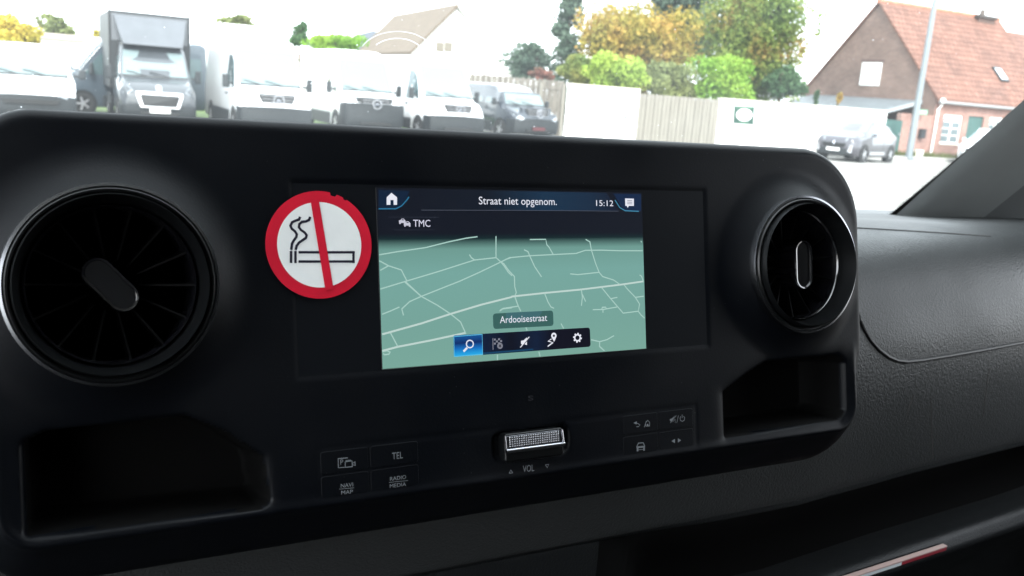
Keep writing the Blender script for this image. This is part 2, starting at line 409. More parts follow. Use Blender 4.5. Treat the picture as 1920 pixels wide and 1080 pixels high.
kid(PB().poly([(su0, sv0), (su1, sv0), (su1, mvt), (su0, mvt)], E1), 'map', grad_mat('map_teal', [(0, BL), (.04, (18, 40, 44)), (.12, (110, 155, 146)), (.3, (118, 166, 158)), (.7, (118, 164, 154)), (1, (121, 167, 154))], -V, tuple(PW(0, mvt)), mvt-sv0), disp)
# roads traced from the map; z6/z7 are two enlargements of the display
z6 = lambda pts: [(480+x/2.769, 330+y/2.769) for x, y in pts]
z7 = lambda pts: [(820+x/2.769, 330+y/2.769) for x, y in pts]
major = [z6([(655, 822), (860, 765), (1010, 716), (1170, 668), (1329, 628)]), z7([(385, 626), (560, 607), (740, 590), (960, 563), (1070, 547)]),
         z6([(656, 908), (735, 887), (900, 855), (1085, 815)])]
minor = [z6([(640, 409), (740, 392), (880, 372), (1000, 342), (1090, 323), (1150, 315)]),
  z6([(640, 440), (688, 466), (755, 488), (768, 515), (783, 543), (775, 550), (858, 625), (940, 670), (1010, 716), (1062, 758), (1090, 820)]),
  z6([(645, 490), (688, 466)]), z6([(645, 587), (780, 546), (950, 495), (1135, 436), (1246, 424), (1270, 445), (1290, 470), (1310, 500), (1329, 518)]),
  z6([(1108, 408), (1118, 424), (1135, 436)]), z6([(1246, 312), (1246, 424)]),
  z6([(1329, 422), (1300, 432), (1270, 447), (1160, 500), (1060, 545), (858, 625), (798, 652), (757, 690), (766, 724)]),
  z6([(655, 718), (700, 700), (745, 680)]), z6([(697, 812), (737, 887)]),
  z6([(656, 912), (680, 907), (697, 915), (690, 925), (668, 928), (660, 922)]), z6([(1265, 702), (1280, 690), (1329, 684)]),
  z7([(330, 446), (375, 424), (480, 414), (600, 408), (720, 402), (768, 386), (850, 385), (950, 388), (1066, 388)]),
  z7([(328, 446), (345, 455), (370, 490), (400, 522), (402, 575), (410, 605), (402, 625), (418, 670), (433, 702)]),
  z7([(480, 330), (563, 329), (568, 356), (580, 370), (602, 408)]), z7([(450, 383), (470, 392), (482, 420), (505, 470), (541, 524)]),
  z7([(770, 329), (792, 342), (800, 385), (822, 455), (840, 500), (858, 522), (915, 540), (948, 563)]),
  z7([(690, 508), (730, 512), (840, 500)]), z7([(1050, 514), (1060, 520), (1070, 547)]),
  z7([(556, 607), (575, 655), (590, 680), (606, 687)]), z7([(748, 590), (753, 630), (748, 674)]), z7([(753, 615), (770, 652)]),
  z7([(852, 578), (900, 637), (965, 712), (1043, 702), (1050, 665), (1028, 630), (985, 585), (968, 563)]),
  z7([(900, 637), (935, 630)]), z7([(1028, 630), (1072, 624)]), z7([(1043, 702), (1058, 722), (1076, 738)]),
  z7([(807, 694), (860, 693), (933, 680)]), z7([(853, 693), (857, 682), (875, 681), (877, 690)]), z7([(860, 693), (860, 710)]),
  z7([(325, 698), (340, 688), (418, 676)]), z7([(458, 780), (466, 802)]), z7([(642, 766), (656, 792)]),
  z7([(798, 850), (843, 860), (880, 850), (917, 829)]), z7([(843, 860), (842, 885), (868, 908)]),
  z7([(527, 912), (534, 938)]), z7([(312, 928), (312, 956)]), z7([(1056, 338), (1062, 344)])]
rb_ = PB()
for pl in major: rb_.ribbon([dp(x, y, E2) for x, y in pl], .00095, E2)
kid(rb_, 'main_road_lines', screen_mat('road_major', (190, 212, 206)), disp)
rb_ = PB()
for pl in minor: rb_.ribbon([dp(x, y, E2) for x, y in pl], .0006, E2)
kid(rb_, 'side_road_lines', screen_mat('road_minor', (168, 204, 195)), disp)
# status bar
w_white = screen_mat('icon_white', (232, 234, 245))
def rrect(u0_, v0_, u1_, v1_, r, k=5):
    p = []
    for cx, cy, a0 in ((u1_-r, v1_-r, 0), (u0_+r, v1_-r, 90), (u0_+r, v0_+r, 180), (u1_-r, v0_+r, 270)):
        for i in range(k+1):
            a = R_(a0+90*i/k); p.append((cx+r*cos(a), cy+r*sin(a)))
    return p
sbv = dp(960, 395, E1)[1]
kid(PB().poly([(-.062, sbv), (.062, sbv), (.054, sv1-.0005), (-.054, sv1-.0005)], E1), 'status_bar',
    grad_mat('status_blue', [(0, BL), (.35, (18, 26, 38)), (.62, (24, 50, 74)), (.85, (24, 44, 66)), (1, (18, 26, 44))], U, tuple(PW(-.062, 0)), .124), disp)
kid(PB().ribbon([dp(790, 394, E2), dp(960, 394.3, E2), dp(1080, 395.2, E2), dp(1160, 396, E2)], .00028, E2), 'status_line', screen_mat('line_grey', (78, 84, 96)), disp)
kid(quad_px([(710, 356), (768, 358), (762, 372), (752, 384), (742, 391), (710, 392)], E1), 'home_tab', screen_mat('tab_blue', (14, 34, 58)), disp)
kid(PB().ribbon([dp(*q, E2) for q in [(710, 391.5), (742, 391.5), (753, 386), (762, 376), (767, 369)]], .0006, E2), 'home_tab_line', screen_mat('cyan_line', (42, 112, 148)), disp)
kid(quad_px([(1150, 363), (1202, 364), (1202, 396), (1176, 396), (1165, 388)], E1), 'message_tab', screen_mat('tab_blue2', (16, 38, 70)), disp)
kid(PB().ribbon([dp(*q, E2) for q in [(1153, 375), (1162, 389), (1172, 395), (1198, 396.3)]], .0006, E2), 'message_tab_line', screen_mat('cyan_line2', (62, 130, 160)), disp)
hb = PB(); hb.poly([dp(*q, E3) for q in [(725, 384), (725, 370), (734, 361.5), (744.5, 370), (744.5, 384), (738, 384), (738, 375), (732, 375), (732, 384)]], E3)
kid(hb, 'home_icon', w_white, disp)
hb = PB(); hb.poly([dp(*q, E3) for q in [(1172, 372), (1188.5, 372.5), (1188.5, 386), (1179, 386), (1177, 390), (1175, 386), (1172.5, 386)]], E3)
kid(hb, 'message_icon', w_white, disp)
hb = PB()
for yy in (376, 379, 382): hb.ribbon([dp(1176, yy, E4), dp(1185.5, yy+.3, E4)], .0003, E4)
kid(hb, 'message_lines', screen_mat('ink_dark', (60, 60, 90)), disp)

def text_mesh(s, name, m, x0, y0, x1, y1, cap, n, parent, fat=0.0):
    """text on the panel plane: left end of the baseline at pixel (x0,y0), right end at (x1,y1), capital height cap (m)"""
    cu = bpy.data.curves.new(name, 'FONT'); cu.body = s; cu.size = 1; cu.offset = fat; cu.resolution_u = 3
    o = bpy.data.objects.new('tmp', cu); COL.objects.link(o)
    dg = bpy.context.evaluated_depsgraph_get(); me = bpy.data.meshes.new_from_object(o.evaluated_get(dg))
    bpy.data.objects.remove(o)
    a = dp(x0, y0, n); b = dp(x1, y1, n)
    xs = [v.co.x for v in me.vertices]; xmin, xmax = min(xs), max(xs)
    sx = hypot(b[0]-a[0], b[1]-a[1])/(xmax-xmin); sy = cap/.729
    an = math.atan2(b[1]-a[1], b[0]-a[0])
    for v in me.vertices:
        x = (v.co.x-xmin)*sx; y = v.co.y*sy
        v.co = PW(a[0]+x*cos(an)-y*sin(an), a[1]+x*sin(an)+y*cos(an), n)
    return newobj(name, me, m, parent, True)
text_mesh('Straat niet opgenom.', 'street_text', w_white, 898, 383, 1044, 384.5, .0041, E3, disp)
text_mesh('15:12', 'clock_text', w_white, 1118, 386, 1150, 386.5, .0033, E3, disp)
text_mesh('TMC', 'traffic_text', screen_mat('icon_white2', (220, 220, 238)), 775, 425, 807, 425.2, .0036, E3, disp)
hb = PB()
for ox, oy in ((748, 411), (757, 416)):
    hb.poly([dp(ox+x, oy+y, E3) for x, y in [(0, 5), (0, 2.5), (3, 1.5), (5, -1), (9, -1), (11.5, 2), (12.5, 3), (12.5, 9), (9.5, 9), (9.5, 7), (3.5, 7), (3.5, 9), (1, 9)]], E3 if ox < 750 else E4)
kid(hb, 'traffic_icon', screen_mat('icon_white3', (200, 200, 215)), disp)
hb = PB()
for ox, oy in ((748, 411), (757, 416)):
    hb.poly([dp(ox+x, oy+y, E5) for x, y in [(4.5, 2), (5.8, .2), (8.6, .2), (9.8, 2)]], E5)
kid(hb, 'traffic_icon_window', screen_mat('ink_dark2', (25, 28, 44)), disp)
kid(PB().ribbon([dp(728, 407, E2), dp(824, 407.4, E2)], .0002, E2).ribbon([dp(738, 431, E2), dp(815, 431, E2)], .00015, E2), 'traffic_frame', screen_mat('line_dim', (55, 60, 74)), disp)
# street name label
def rr_px(corners, r, n):                                # rounded quad from four pixel corners
    P_ = [Vector(dp(x, y, n)) for x, y in corners]; out = []
    for i in range(4):
        p = P_[i]; a = (P_[i-1]-p).normalized(); c = (P_[(i+1) % 4]-p).normalized()
        for k in range(5):
            t = k/4; out.append(tuple(p+a*r*(1-t)**2+c*r*t**2))
    return out
kid(PB().poly(rr_px([(924, 588), (1037, 582), (1038, 611), (925, 617)], .0018, E3), E3), 'street_label', screen_mat('label_green', (57, 98, 94)), disp)
kid(PB().poly(rr_px([(948, 586.5), (1018, 583), (1005, 602), (950, 606)], .0012, E3+.00004), E3+.00004), 'street_label_glare', screen_mat('label_blue', (64, 106, 112)), disp)
text_mesh('Ardooisestraat', 'street_name_text', w_white, 937.5, 606, 1026, 601.5, .0037, E4, disp)
# toolbar
kid(PB().poly(rr_px([(850, 629), (1106, 614), (1107.5, 650), (851, 669.5)], .0016, E3), E3), 'toolbar', grad_mat('toolbar_navy', [(0, (16, 34, 66)), (.3, (12, 16, 30)), (.5, (14, 30, 56)), (.62, (12, 14, 30)), (1, (12, 13, 26))], U, tuple(PW(-.03, 0)), .075), disp)
kid(PB().poly([dp(x, y, E4) for x, y in [(905.5, 661), (1000, 653.5), (1000, 656.5), (905.5, 664.5)]], E4), 'toolbar_glow', screen_mat('tb_glow', (20, 66, 100)), disp)
kid(PB().poly(rr_px([(850, 629), (904.5, 625.8), (905.5, 665), (851, 669.5)], .001, E4), E4), 'search_button',
    grad_mat('search_blue', [(0, (40, 180, 240)), (.35, (20, 110, 190)), (.6, (12, 44, 104)), (1, (22, 92, 160))], V, tuple(PW(*dp(878, 668, E4))), .0115), disp)
kid(PB().ribbon([dp(*q, E5) for q in [(851, 631), (904, 627), (905, 664.5), (852, 668.5), (851, 631)]], .00035, E5), 'search_border', screen_mat('cyan_border', (96, 190, 225)), disp)
hb = PB()
cpx, cpy = 881, 645
hb.ribbon([dp(cpx+6.5*cos(t), cpy+7*sin(t), E5+.00005) for t in np.linspace(0, 2*pi, 28)], .0006, E5+.00005)
hb.ribbon([dp(876, 652, E5+.00005), dp(869, 659, E5+.00005)], .0011, E5+.00005)
kid(hb, 'search_icon', w_white, disp)
dimm = screen_mat('icon_dim', (128, 130, 142))
hb = PB(); q = E4
hb.ribbon([dp(924, 634, q), dp(924.5, 656, q)], .0004, q)
for ix in range(4):
    for iy in range(3):
        if (ix+iy) % 2 == 0:
            x_, y_ = 926+ix*3.9, 635-ix*.3+iy*3.8; hb.poly([dp(a_, b_, q) for a_, b_ in [(x_, y_), (x_+3.7, y_-.2), (x_+3.7, y_+3.4), (x_, y_+3.6)]], q)
hb.poly([dp(937.5+5.3*cos(t), 648.5+5.8*sin(t), q+.0001) for t in np.linspace(0, 2*pi, 24)[:-1]], q+.0001)
kid(hb, 'flag_icon', dimm, disp)
hb = PB(); hb.ribbon([dp(935.3, 646, q+.0002), dp(939.7, 651, q+.0002)], .0004, q+.0002).ribbon([dp(939.7, 646, q+.0002), dp(935.3, 651, q+.0002)], .0004, q+.0002)
kid(hb, 'flag_cross', screen_mat('ink_dark3', (20, 22, 34)), disp)
hb = PB()
hb.poly([dp(*z, q) for z in [(977, 639), (982, 638), (988, 632.5), (988, 637), (979, 646), (977, 645)]], q)
hb.poly([dp(*z, q) for z in [(983.5, 645.5), (988, 640), (988, 647)]], q)
hb.ribbon([dp(975.5, 651.5, q), dp(992.5, 631.5, q)], .0005, q)
kid(hb, 'mute_icon', w_white, disp)
hb = PB()
hb.poly([dp(*z, q) for z in [(1039, 641)]+[(1038.5+5*cos(t), 629.5+5.8*sin(t)) for t in np.linspace(R_(25), R_(-205), 16)]], q)
hb.ribbon([dp(*z, q) for z in [(1034, 635.5), (1028, 639.5), (1036.5, 642.5), (1027, 649.5)]], .0006, q)
kid(hb, 'route_icon', w_white, disp)
kid(PB().poly([dp(1038.5+2.1*cos(t), 629.5+2.4*sin(t), q+.0001) for t in np.linspace(0, 2*pi, 14)[:-1]], q+.0001), 'route_icon_hole', screen_mat('ink_dark4', (20, 22, 34)), disp)
hb = PB(); pr = []
for i in range(64):
    t = 2*pi*i/64; rr = 8.3 if (i % 8) in (0, 1, 2, 3) else 6.3
    pr.append(dp(1082.8+rr*cos(t), 633.3+1.12*rr*sin(t), q))
hb.poly(pr, q)
kid(hb, 'settings_icon', w_white, disp)
kid(PB().poly([dp(1082.8+3.9*cos(t), 633.3+4.4*sin(t), q+.0001) for t in np.linspace(0, 2*pi, 24)[:-1]], q+.0001), 'settings_icon_hole', screen_mat('ink_dark5', (14, 15, 30)), disp)
# thin edge round the lit picture
kid(PB().ribbon([(su0-.0004, sv1), (su0-.0004, sv0), (su1+.0006, sv0)], .00035, DN), 'screen_edge', mat('edge_grey', (.05, .05, .05), .4), disp)

# fine dust settled on the fascia
b = PB()
for _ in range(170):
    u_, v_ = random.uniform(-.13, .24), random.uniform(-.10, .07)
    if field(np.array([u_]), np.array([v_]))[0] < -.0004 or abs(u_) < .12 and abs(v_) < .046 or hypot(u_+.106, v_-.0165) < .027: continue
    r_ = random.choice((.00012, .00016, .0002, .0003)); hz = float(field(np.array([u_]), np.array([v_]))[0])+.0003
    b.poly([(u_+r_*cos(a), v_+r_*sin(a)*random.uniform(.6, 1)) for a in np.linspace(0, 2*pi, 7)[:-1]], hz)
tag(kid(b, 'fascia_dust', mat('dust_grey', (.05, .055, .055), .8), fas), kind='stuff')
# ---- keys, printed legends
PR = mat('legend_print', (.20, .215, .23), .5)
keys = []
for (u0_, u1_) in ((-.1095, -.0865), (-.0855, -.0610), (.060, .0835), (.0845, .1085)):
    for (v0_, v1_) in ((-.0905, -.0800), (-.1015, -.0915)):
        b = PB(); b.prism(rrect(u0_, v0_, u1_, v1_, .0012), -.0015, .00025)
        keys.append(kid(b, 'control_key', K['panel'], bevel=.0003, seg=1))
nn = .0005
def leg(pl, wd=.0004):
    b = PB()
    for s_ in pl: b.ribbon([dp(x, y, nn) for x, y in s_], wd, nn)
    return b
text_mesh('TEL', 'key_text', PR, 735.5, 861.5, 755.5, 859, .0034, nn, keys[2])
text_mesh('NAVI', 'key_text', PR, 639, 914.5, 662, 912, .0019, nn, keys[1])
text_mesh('MAP', 'key_text', PR, 640, 927.5, 661.5, 925, .0019, nn, keys[1])
kid(leg([[(636, 917.2), (664, 914.6)]], .0002), 'key_line', PR, keys[1])
text_mesh('RADIO', 'key_text', PR, 731.5, 901.5, 761.5, 897.5, .0019, nn, keys[3])
text_mesh('MEDIA', 'key_text', PR, 731, 915, 761.5, 911, .0019, nn, keys[3])
kid(leg([[(729, 904.6), (765, 901)]], .0002), 'key_line', PR, keys[3])
b = leg([[(652, 858.5), (634, 860), (634.5, 877), (646, 876.2)], [(647, 866), (660, 864), (660.5, 875), (647.5, 876.2), (647, 866)], [(661, 869), (665.5, 865.5), (666, 873), (661, 871)], [(648, 864), (658, 862.8)]], .00035)
kid(b, 'camera_icon', PR, keys[0])
text_mesh('P', 'key_text', PR, 638.3, 871.5, 643.5, 871, .0026, nn, keys[0])
b = leg([[(1208, 801), (1212, 789)], [(1190, 793), (1196, 794), (1200, 797), (1197, 800), (1193, 800)], [(1210.5, 799), (1210.5, 793), (1214.5, 788), (1218, 792), (1218, 798.5), (1210.5, 799)]], .00035)
b.poly([dp(x, y, nn) for x, y in [(1187.5, 793), (1194, 790), (1193.5, 796)]], nn)
b.poly([dp(x, y, nn) for x, y in [(1212.8, 798.4), (1212.8, 795), (1215.6, 795), (1215.6, 798.2)]], nn)
kid(b, 'back_home_icon', PR, keys[4])
b = leg([[(1269, 793), (1272, 779)], [(1257, 793), (1268, 779)], [(1279, 784), (1279, 777.5)], [(1276.5, 780.5), (1275, 784), (1276, 788.5), (1279.5, 790), (1283, 788), (1283.8, 783.5), (1281.8, 780.2)]], .00035)
b.poly([dp(x, y, nn) for x, y in [(1256, 786), (1260, 784.5), (1266, 779), (1259, 790), (1256.5, 790)]], nn)
b.ribbon([dp(x, y, nn) for x, y in [(1261, 791), (1266, 786), (1266, 793)]], .0003, nn)
kid(b, 'mute_power_icon', PR, keys[6])
b = leg([[(1194, 837), (1197, 831), (1206, 830), (1208.5, 835.5)], [(1193, 838), (1209.5, 836.5)]], .0005)
b.poly([dp(x, y, nn) for x, y in [(1193.5, 838), (1209, 836.6), (1209, 839), (1193.5, 840.5)]], nn)
b.poly([dp(x, y, nn) for x, y in [(1194, 840), (1197, 840), (1197, 846), (1194, 846)]], nn)
b.poly([dp(x, y, nn) for x, y in [(1206, 839), (1209, 839), (1209, 845), (1206, 845)]], nn)
b.ribbon([dp(x, y, nn) for x, y in [(1195, 843.5), (1208, 842.5)]], .0003, nn)
kid(b, 'vehicle_icon', PR, keys[5])
b = PB()
b.poly([dp(x, y, nn) for x, y in [(1259, 827), (1265.5, 823), (1265.5, 831)]], nn)
b.poly([dp(x, y, nn) for x, y in [(1277, 825.5), (1271, 821.5), (1271, 830)]], nn)
kid(b, 'skip_icon', PR, keys[7])
text_mesh('VOL', 'volume_text', PR, 980.5, 885.5, 1001.5, 883, .0036, .0010, fas)
kid(leg([[(953.5, 886.8), (956.5, 880.5), (960, 886.2), (953.5, 886.8)], [(1021, 871), (1027.5, 870.2), (1024.8, 876.5), (1021, 871)]], .0003), 'volume_marks', PR, fas).location += N*.0008
text_mesh('S', 'fascia_mark', mat('faint_print', (.03, .03, .035), .5), 990, 751, 1000, 750.5, .0026, .0004, fas)
# volume roller: knurled top, chrome bar, dark underside
rc = (.0025, -.0888)
b = MB(lambda x, y, z: PW(rc[0]+x, rc[1]+y, z)).prism(rrect(-.0175, -.0075, .0175, .0075, .002), -.006, .0035)
rol = kid(b, 'volume_roller', K['satin'], bevel=.0012)
b = MB(lambda x, y, z: PW(rc[0]+x, rc[1]+y, z))
b.prism(rrect(-.0172, .0000, .0150, .0066, .0010), .0034, .0048)
kid(b, 'roller_plate', mat('dark_chrome', (.2, .2, .22), .3, metal=1), rol, bevel=.0004)
b = MB(lambda x, y, z: PW(rc[0]+x, rc[1]+y, z))
for i in range(22):
    for j in range(5):
        x, y = -.0150+i*.00136, .0012+j*.00112
        b.add([(x-.00045, y-.00040, .0048), (x+.00045, y-.0004, .0048), (x+.00045, y+.0004, .0048), (x-.00045, y+.0004, .0048), (x, y, .0054)], [(0, 1, 4), (1, 2, 4), (2, 3, 4), (3, 0, 4)])
kid(b, 'roller_knurling', K['chrome'], rol)
b = MB(lambda x, y, z: PW(rc[0]+x, rc[1]+y, z)).tube([(-.0172, -.0012, .0044), (0, -.0012, .0046), (.0172, -.0012, .0044)], .0013, 12)
kid(b, 'roller_bar', K['chrome'], rol, smooth=True)
b = MB(lambda x, y, z: PW(rc[0]+x, rc[1]+y, z)).tube([(.0155, .0066, .0050), (.0163, .0003, .0050)], .0006, 8)
kid(b, 'roller_edge', K['chrome'], rol, smooth=True)
b = MB(lambda x, y, z: PW(rc[0]+x, rc[1]+y, z)).tube([(-.0178, .0066, .0046), (-.0172, .0000, .0046)], .0004, 8)
kid(b, 'roller_edge', K['chrome'], rol, smooth=True)

# ---- dashboard body: profile lofted along the van's width
def prof(X):
    yo = .10*max(0, X-.30) + .25*max(0, X-.62)**2
    dz = -.02*max(0, X-.45)
    k = min(1, max(0, (X-.13)/.10)); k = k*k*(3-2*k)      # the open shelf starts right of the fascia
    P_ = [(.62, -.055), (.45, -.034), (.30, -.018), (.20, -.006), (.150, -.002), (.125, -.0035), (.108, -.007), (.095, -.013), (.085, -.021), (.076, -.032),
          (.068, -.046), (.060, -.064), (.054, -.086), (.052, -.12), (.056, -.16), (.064, -.195), (.068, -.205), (.075, -.211)]
    P_ += [(.075+.07*k, -.215), (.075+.09*k, -.235), (.075+.085*k, -.272), (.075+.02*k, -.279), (.075-.008*k, -.276), (.075-.016*k, -.276), (.075-.021*k, -.281), (.075-.022*k, -.292), (.085, -.33), (.13, -.45), (.17, -1.0)]
    return [(y+yo*(1 if z > -.5 else .5), z+dz) for y, z in P_]
Xs = [x*.02-.62 for x in range(80)]
b = MB(); rows = [prof(X) for X in Xs]; k = len(rows[0])
# resample each profile smoothly
def resample(pr, m=3):
    out = []
    for i in range(len(pr)-1):
        p0 = pr[max(i-1, 0)]; p1 = pr[i]; p2 = pr[i+1]; p3 = pr[min(i+2, len(pr)-1)]
        for j in range(m):
            t = j/m
            out.append(tuple(.5*((2*p1[q])+(-p0[q]+p2[q])*t+(2*p0[q]-5*p1[q]+4*p2[q]-p3[q])*t*t+(-p0[q]+3*p1[q]-3*p2[q]+p3[q])*t**3) for q in (0, 1)))
    out.append(pr[-1]); return out
rows = [resample(r_) for r_ in rows]; k = len(rows[0])
b.add([(S.x+X, S.y+y, S.z+z) for X, r_ in zip(Xs, rows) for y, z in r_], [(i*k+j, (i+1)*k+j, (i+1)*k+j+1, i*k+j+1) for i in range(len(Xs)-1) for j in range(k-1)])
dash = kid(b, 'dashboard', [K['dash'], K['dash_shaded'], K['deep']], smooth=True, angle=80)
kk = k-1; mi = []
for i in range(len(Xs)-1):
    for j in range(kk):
        q_ = j/3; mi.append(2 if (17 <= q_ < 21 and Xs[i] > .10) else (1 if (q_ >= 15.8) else 0))  # shelf recess and lower dash get the slots coloured for shade
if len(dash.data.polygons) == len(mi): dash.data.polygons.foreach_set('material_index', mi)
bvh = BVHTree.FromPolygons([Vector(v) for v in b.v], b.f)
def on_dash(x, y, off=0):
    h, n, _, _ = bvh.ray_cast(CAM, ray(x, y).normalized())
    if h is None: return None
    if n.dot(ray(x, y)) > 0: n = -n
    return h+n*off
def dense(pts, m=6):
    out = []
    for a, c in zip(pts, pts[1:]):
        for i in range(m): out.append((a[0]+(c[0]-a[0])*i/m, a[1]+(c[1]-a[1])*i/m))
    return out+[pts[-1]]
seam_pts = [(1600, 560), (1612, 600), (1620, 618), (1632, 638), (1648, 656), (1665, 669), (1682, 676), (1700, 678), (1730, 675), (1780, 667), (1850, 655), (1935, 639)]
b = MB(); ps = [on_dash(x, y, .0002) for x, y in dense(seam_pts)]; ps = [p for p in ps if p]
b.tube(ps, .0016, 8)
kid(b, 'airbag_seam', K['seal'], dash, smooth=True)
b = MB(); ps = [on_dash(x, y+3.4, .0000) for x, y in dense(seam_pts)]; b.tube([p for p in ps if p], .0006, 8)
kid(b, 'seam_edge', K['dash'], dash, smooth=True)
b = MB(); ps = [on_dash(x, y, .0001) for x, y in dense([(1600, 427.5), (1640, 429.5), (1700, 433), (1780, 438), (1857, 443.5)])]; b.tube([p for p in ps if p], .0008, 8)
kid(b, 'top_seam', K['seal'], dash, smooth=True)
scr = mat('scratch', (.22, .20, .19), .6)
b = MB()
for a, c, m_ in (((1745, 745), (1749, 860), 10), ((1854, 690), (1843, 780), 8), ((1712, 740), (1700, 780), 5)):
    b = MB(); ps = [on_dash(a[0]+(c[0]-a[0])*i/m_+random.uniform(-.6, .6), a[1]+(c[1]-a[1])*i/m_, .00025) for i in range(m_+1)]
    b.tube([p for p in ps if p], .00016, 4)
    kid(b, 'scratch', scr, dash)

# ---- A-pillar, windscreen, roof, doors
A0 = S+Vector((.786, .40, -.028)); A1 = S+Vector((.769, .25, .119)); ad = (A1-A0).normalized()
Atop = A0+ad*.95; Abot = A0-ad*.10
out1 = Vector((.085, -.055, .01)); out2 = Vector((.14, -.16, .0)); out3 = Vector((.20, -.10, 0))
b = MB()
L_ = []
for t in np.linspace(0, 1, 24):
    p = Abot.lerp(Atop, t)
    s_ = [Vector((-.004, .03, -.02)), Vector((0, 0, 0)), Vector((.008, -.010, .002)), Vector((.05, -.03, .006)), out1, Vector((.105, -.075, .01)), Vector((.118, -.105, .008)), out2, Vector((.20, -.20, 0))]
    L_.append([p+q for q in s_])
k = len(L_[0])
b.add([tuple(q) for r_ in L_ for q in r_], [(i*k+j, (i+1)*k+j, (i+1)*k+j+1, i*k+j+1) for i in range(len(L_)-1) for j in range(k-1)])
pil = kid(b, 'pillar_trim', [K['cloth'], K['cloth_shaded']], smooth=True, angle=50)
pil.data.polygons.foreach_set('material_index', [1 if j >= 4 else 0 for i in range(len(L_)-1) for j in range(k-1)])  # outer faces, turned to the door, coloured darker for their shade
# windscreen glass in the plane of the pillar edge, curved forward towards the middle
def ws(X, t):                                             # X across, t up along the pillar direction
    bow = .10*(1-((X-0)/.80)**2)
    p = A0+ad*t; return Vector((S.x+X, p.y+.03+bow, p.z-.005))
b = MB(); xs = np.linspace(-.84, .80, 30); ts = np.linspace(-.14, .96, 12)
b.add([tuple(ws(x, t)) for x in xs for t in ts], [(i*12+j, (i+1)*12+j, (i+1)*12+j+1, i*12+j+1) for i in range(29) for j in range(11)])
glass = kid(b, 'windscreen', K['screen_glass'], smooth=True)
# black ceramic band with its dotted fade along the pillar
b = MB()
for i in range(40):
    t0_, t1_ = -.1+i*.027, -.1+(i+1)*.027
    b.add([tuple(ws(.83, t0_)-Vector((0, .004, 0))), tuple(ws(.788, t0_)-Vector((0, .004, 0))), tuple(ws(.788, t1_)-Vector((0, .004, 0))), tuple(ws(.83, t1_)-Vector((0, .004, 0)))], [(0, 1, 2, 3)])
kid(b, 'ceramic_band', K['seal'], glass)
b = MB()
for i in range(420):
    t_ = -.08+i*.0024
    for j in range(3):
        r_ = (.0010, .0008, .0005)[j]; c_ = ws(.7870-.0022*j, t_+(.0012 if j % 2 else 0))-Vector((0, .0042, 0))
        b.add([tuple(c_+U*(r_*cos(a))+ad*(r_*sin(a))) for a in np.linspace(0, 2*pi, 7)[:-1]], [tuple(range(6))])
tag(kid(b, 'ceramic_dots', K['seal'], glass), kind='stuff')
# dust specks and two faint pale arcs on the glass
b = MB()
nrm = ad.cross(U).normalized()
def on_ws(x, y):
    d = ray(x, y); X = .2; p = None
    for _ in range(12):
        bow = .10*(1-(X/.80)**2); P0 = A0+Vector((0, .03+bow, -.005))
        t = (P0-CAM).dot(nrm)/d.dot(nrm); p = CAM+d*t; X = p.x-S.x
    return p
for _ in range(220):
    x, y = random.uniform(-40, 1950), random.uniform(-60, 300)
    p = on_ws(x, y)-Vector((0, .003, 0)); r_ = random.choice((.00025, .0003, .0004, .0006))*random.uniform(.7, 1.2)
    b.add([tuple(p+U*(r_*cos(a))+ad*(r_*sin(a))) for a in np.linspace(0, 2*pi, 8)[:-1]], [tuple(range(7))])
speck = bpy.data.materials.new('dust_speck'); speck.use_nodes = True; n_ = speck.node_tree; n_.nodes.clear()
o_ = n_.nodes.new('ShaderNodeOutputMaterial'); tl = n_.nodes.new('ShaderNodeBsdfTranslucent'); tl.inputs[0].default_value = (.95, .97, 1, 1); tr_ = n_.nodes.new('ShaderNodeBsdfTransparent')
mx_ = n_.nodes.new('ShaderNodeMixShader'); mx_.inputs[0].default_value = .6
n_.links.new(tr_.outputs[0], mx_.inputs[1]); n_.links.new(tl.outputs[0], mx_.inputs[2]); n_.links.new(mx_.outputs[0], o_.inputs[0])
tag(kid(b, 'dust_specks', speck, glass), kind='stuff')
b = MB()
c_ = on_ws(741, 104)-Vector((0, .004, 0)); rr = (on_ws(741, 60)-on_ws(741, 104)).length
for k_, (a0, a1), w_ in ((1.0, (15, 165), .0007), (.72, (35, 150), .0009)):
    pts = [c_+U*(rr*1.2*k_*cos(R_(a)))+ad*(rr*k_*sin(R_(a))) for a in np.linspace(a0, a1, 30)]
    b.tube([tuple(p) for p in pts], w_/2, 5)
sp2 = speck.copy(); sp2.name = 'pale_arc_film'; [setattr(q.inputs[0], 'default_value', .28) for q in sp2.node_tree.nodes if q.type == 'MIX_SHADER']
kid(b, 'glass_arcs', sp2, glass)
# cabin shell: roof lining, far door, near door, rear wall, floor
b = MB()
yt = (Atop-S).y; zt = (Atop-S).z
def SB(x0, x1, y0, y1, z0, z1, mb): mb.box(S.x+x0, S.x+x1, S.y+y0, S.y+y1, S.z+z0, S.z+z1)
SB(-.95, .95, -1.5, yt+.05, zt, zt+.05, b)
kid(b, 'roof_lining', K['headliner'])  # unseen, kept pale to bounce light into the cabin
b = MB(); SB(-.95, .95, -1.5, .6, -1.0, -.95, b); kid(b, 'floor_mat', K['seal'])
b = MB(); SB(-.95, .95, -1.5, -1.45, -.95, zt, b)
kid(b, 'rear_wall', K['seal'])  # unseen, windowless and black so the fascia mirrors nothing bright
for sx in (-1, 1):  # unseen doors, window openings sized for the light on the fascia
    b = MB(); x0, x1 = sorted((sx*.93, sx*.98))
    SB(x0, x1, -1.45, .55, -.95, -.16 if sx > 0 else -.20, b); yw_ = -.55 if sx > 0 else -1.30
    SB(x0, x1, -1.45, yw_, -.16 if sx > 0 else -.198, zt, b); SB(x0, x1, yw_, -.2, zt-.08, zt, b)
    kid(b, 'door_trim', K['cloth'] if sx < 0 else K['seal'])

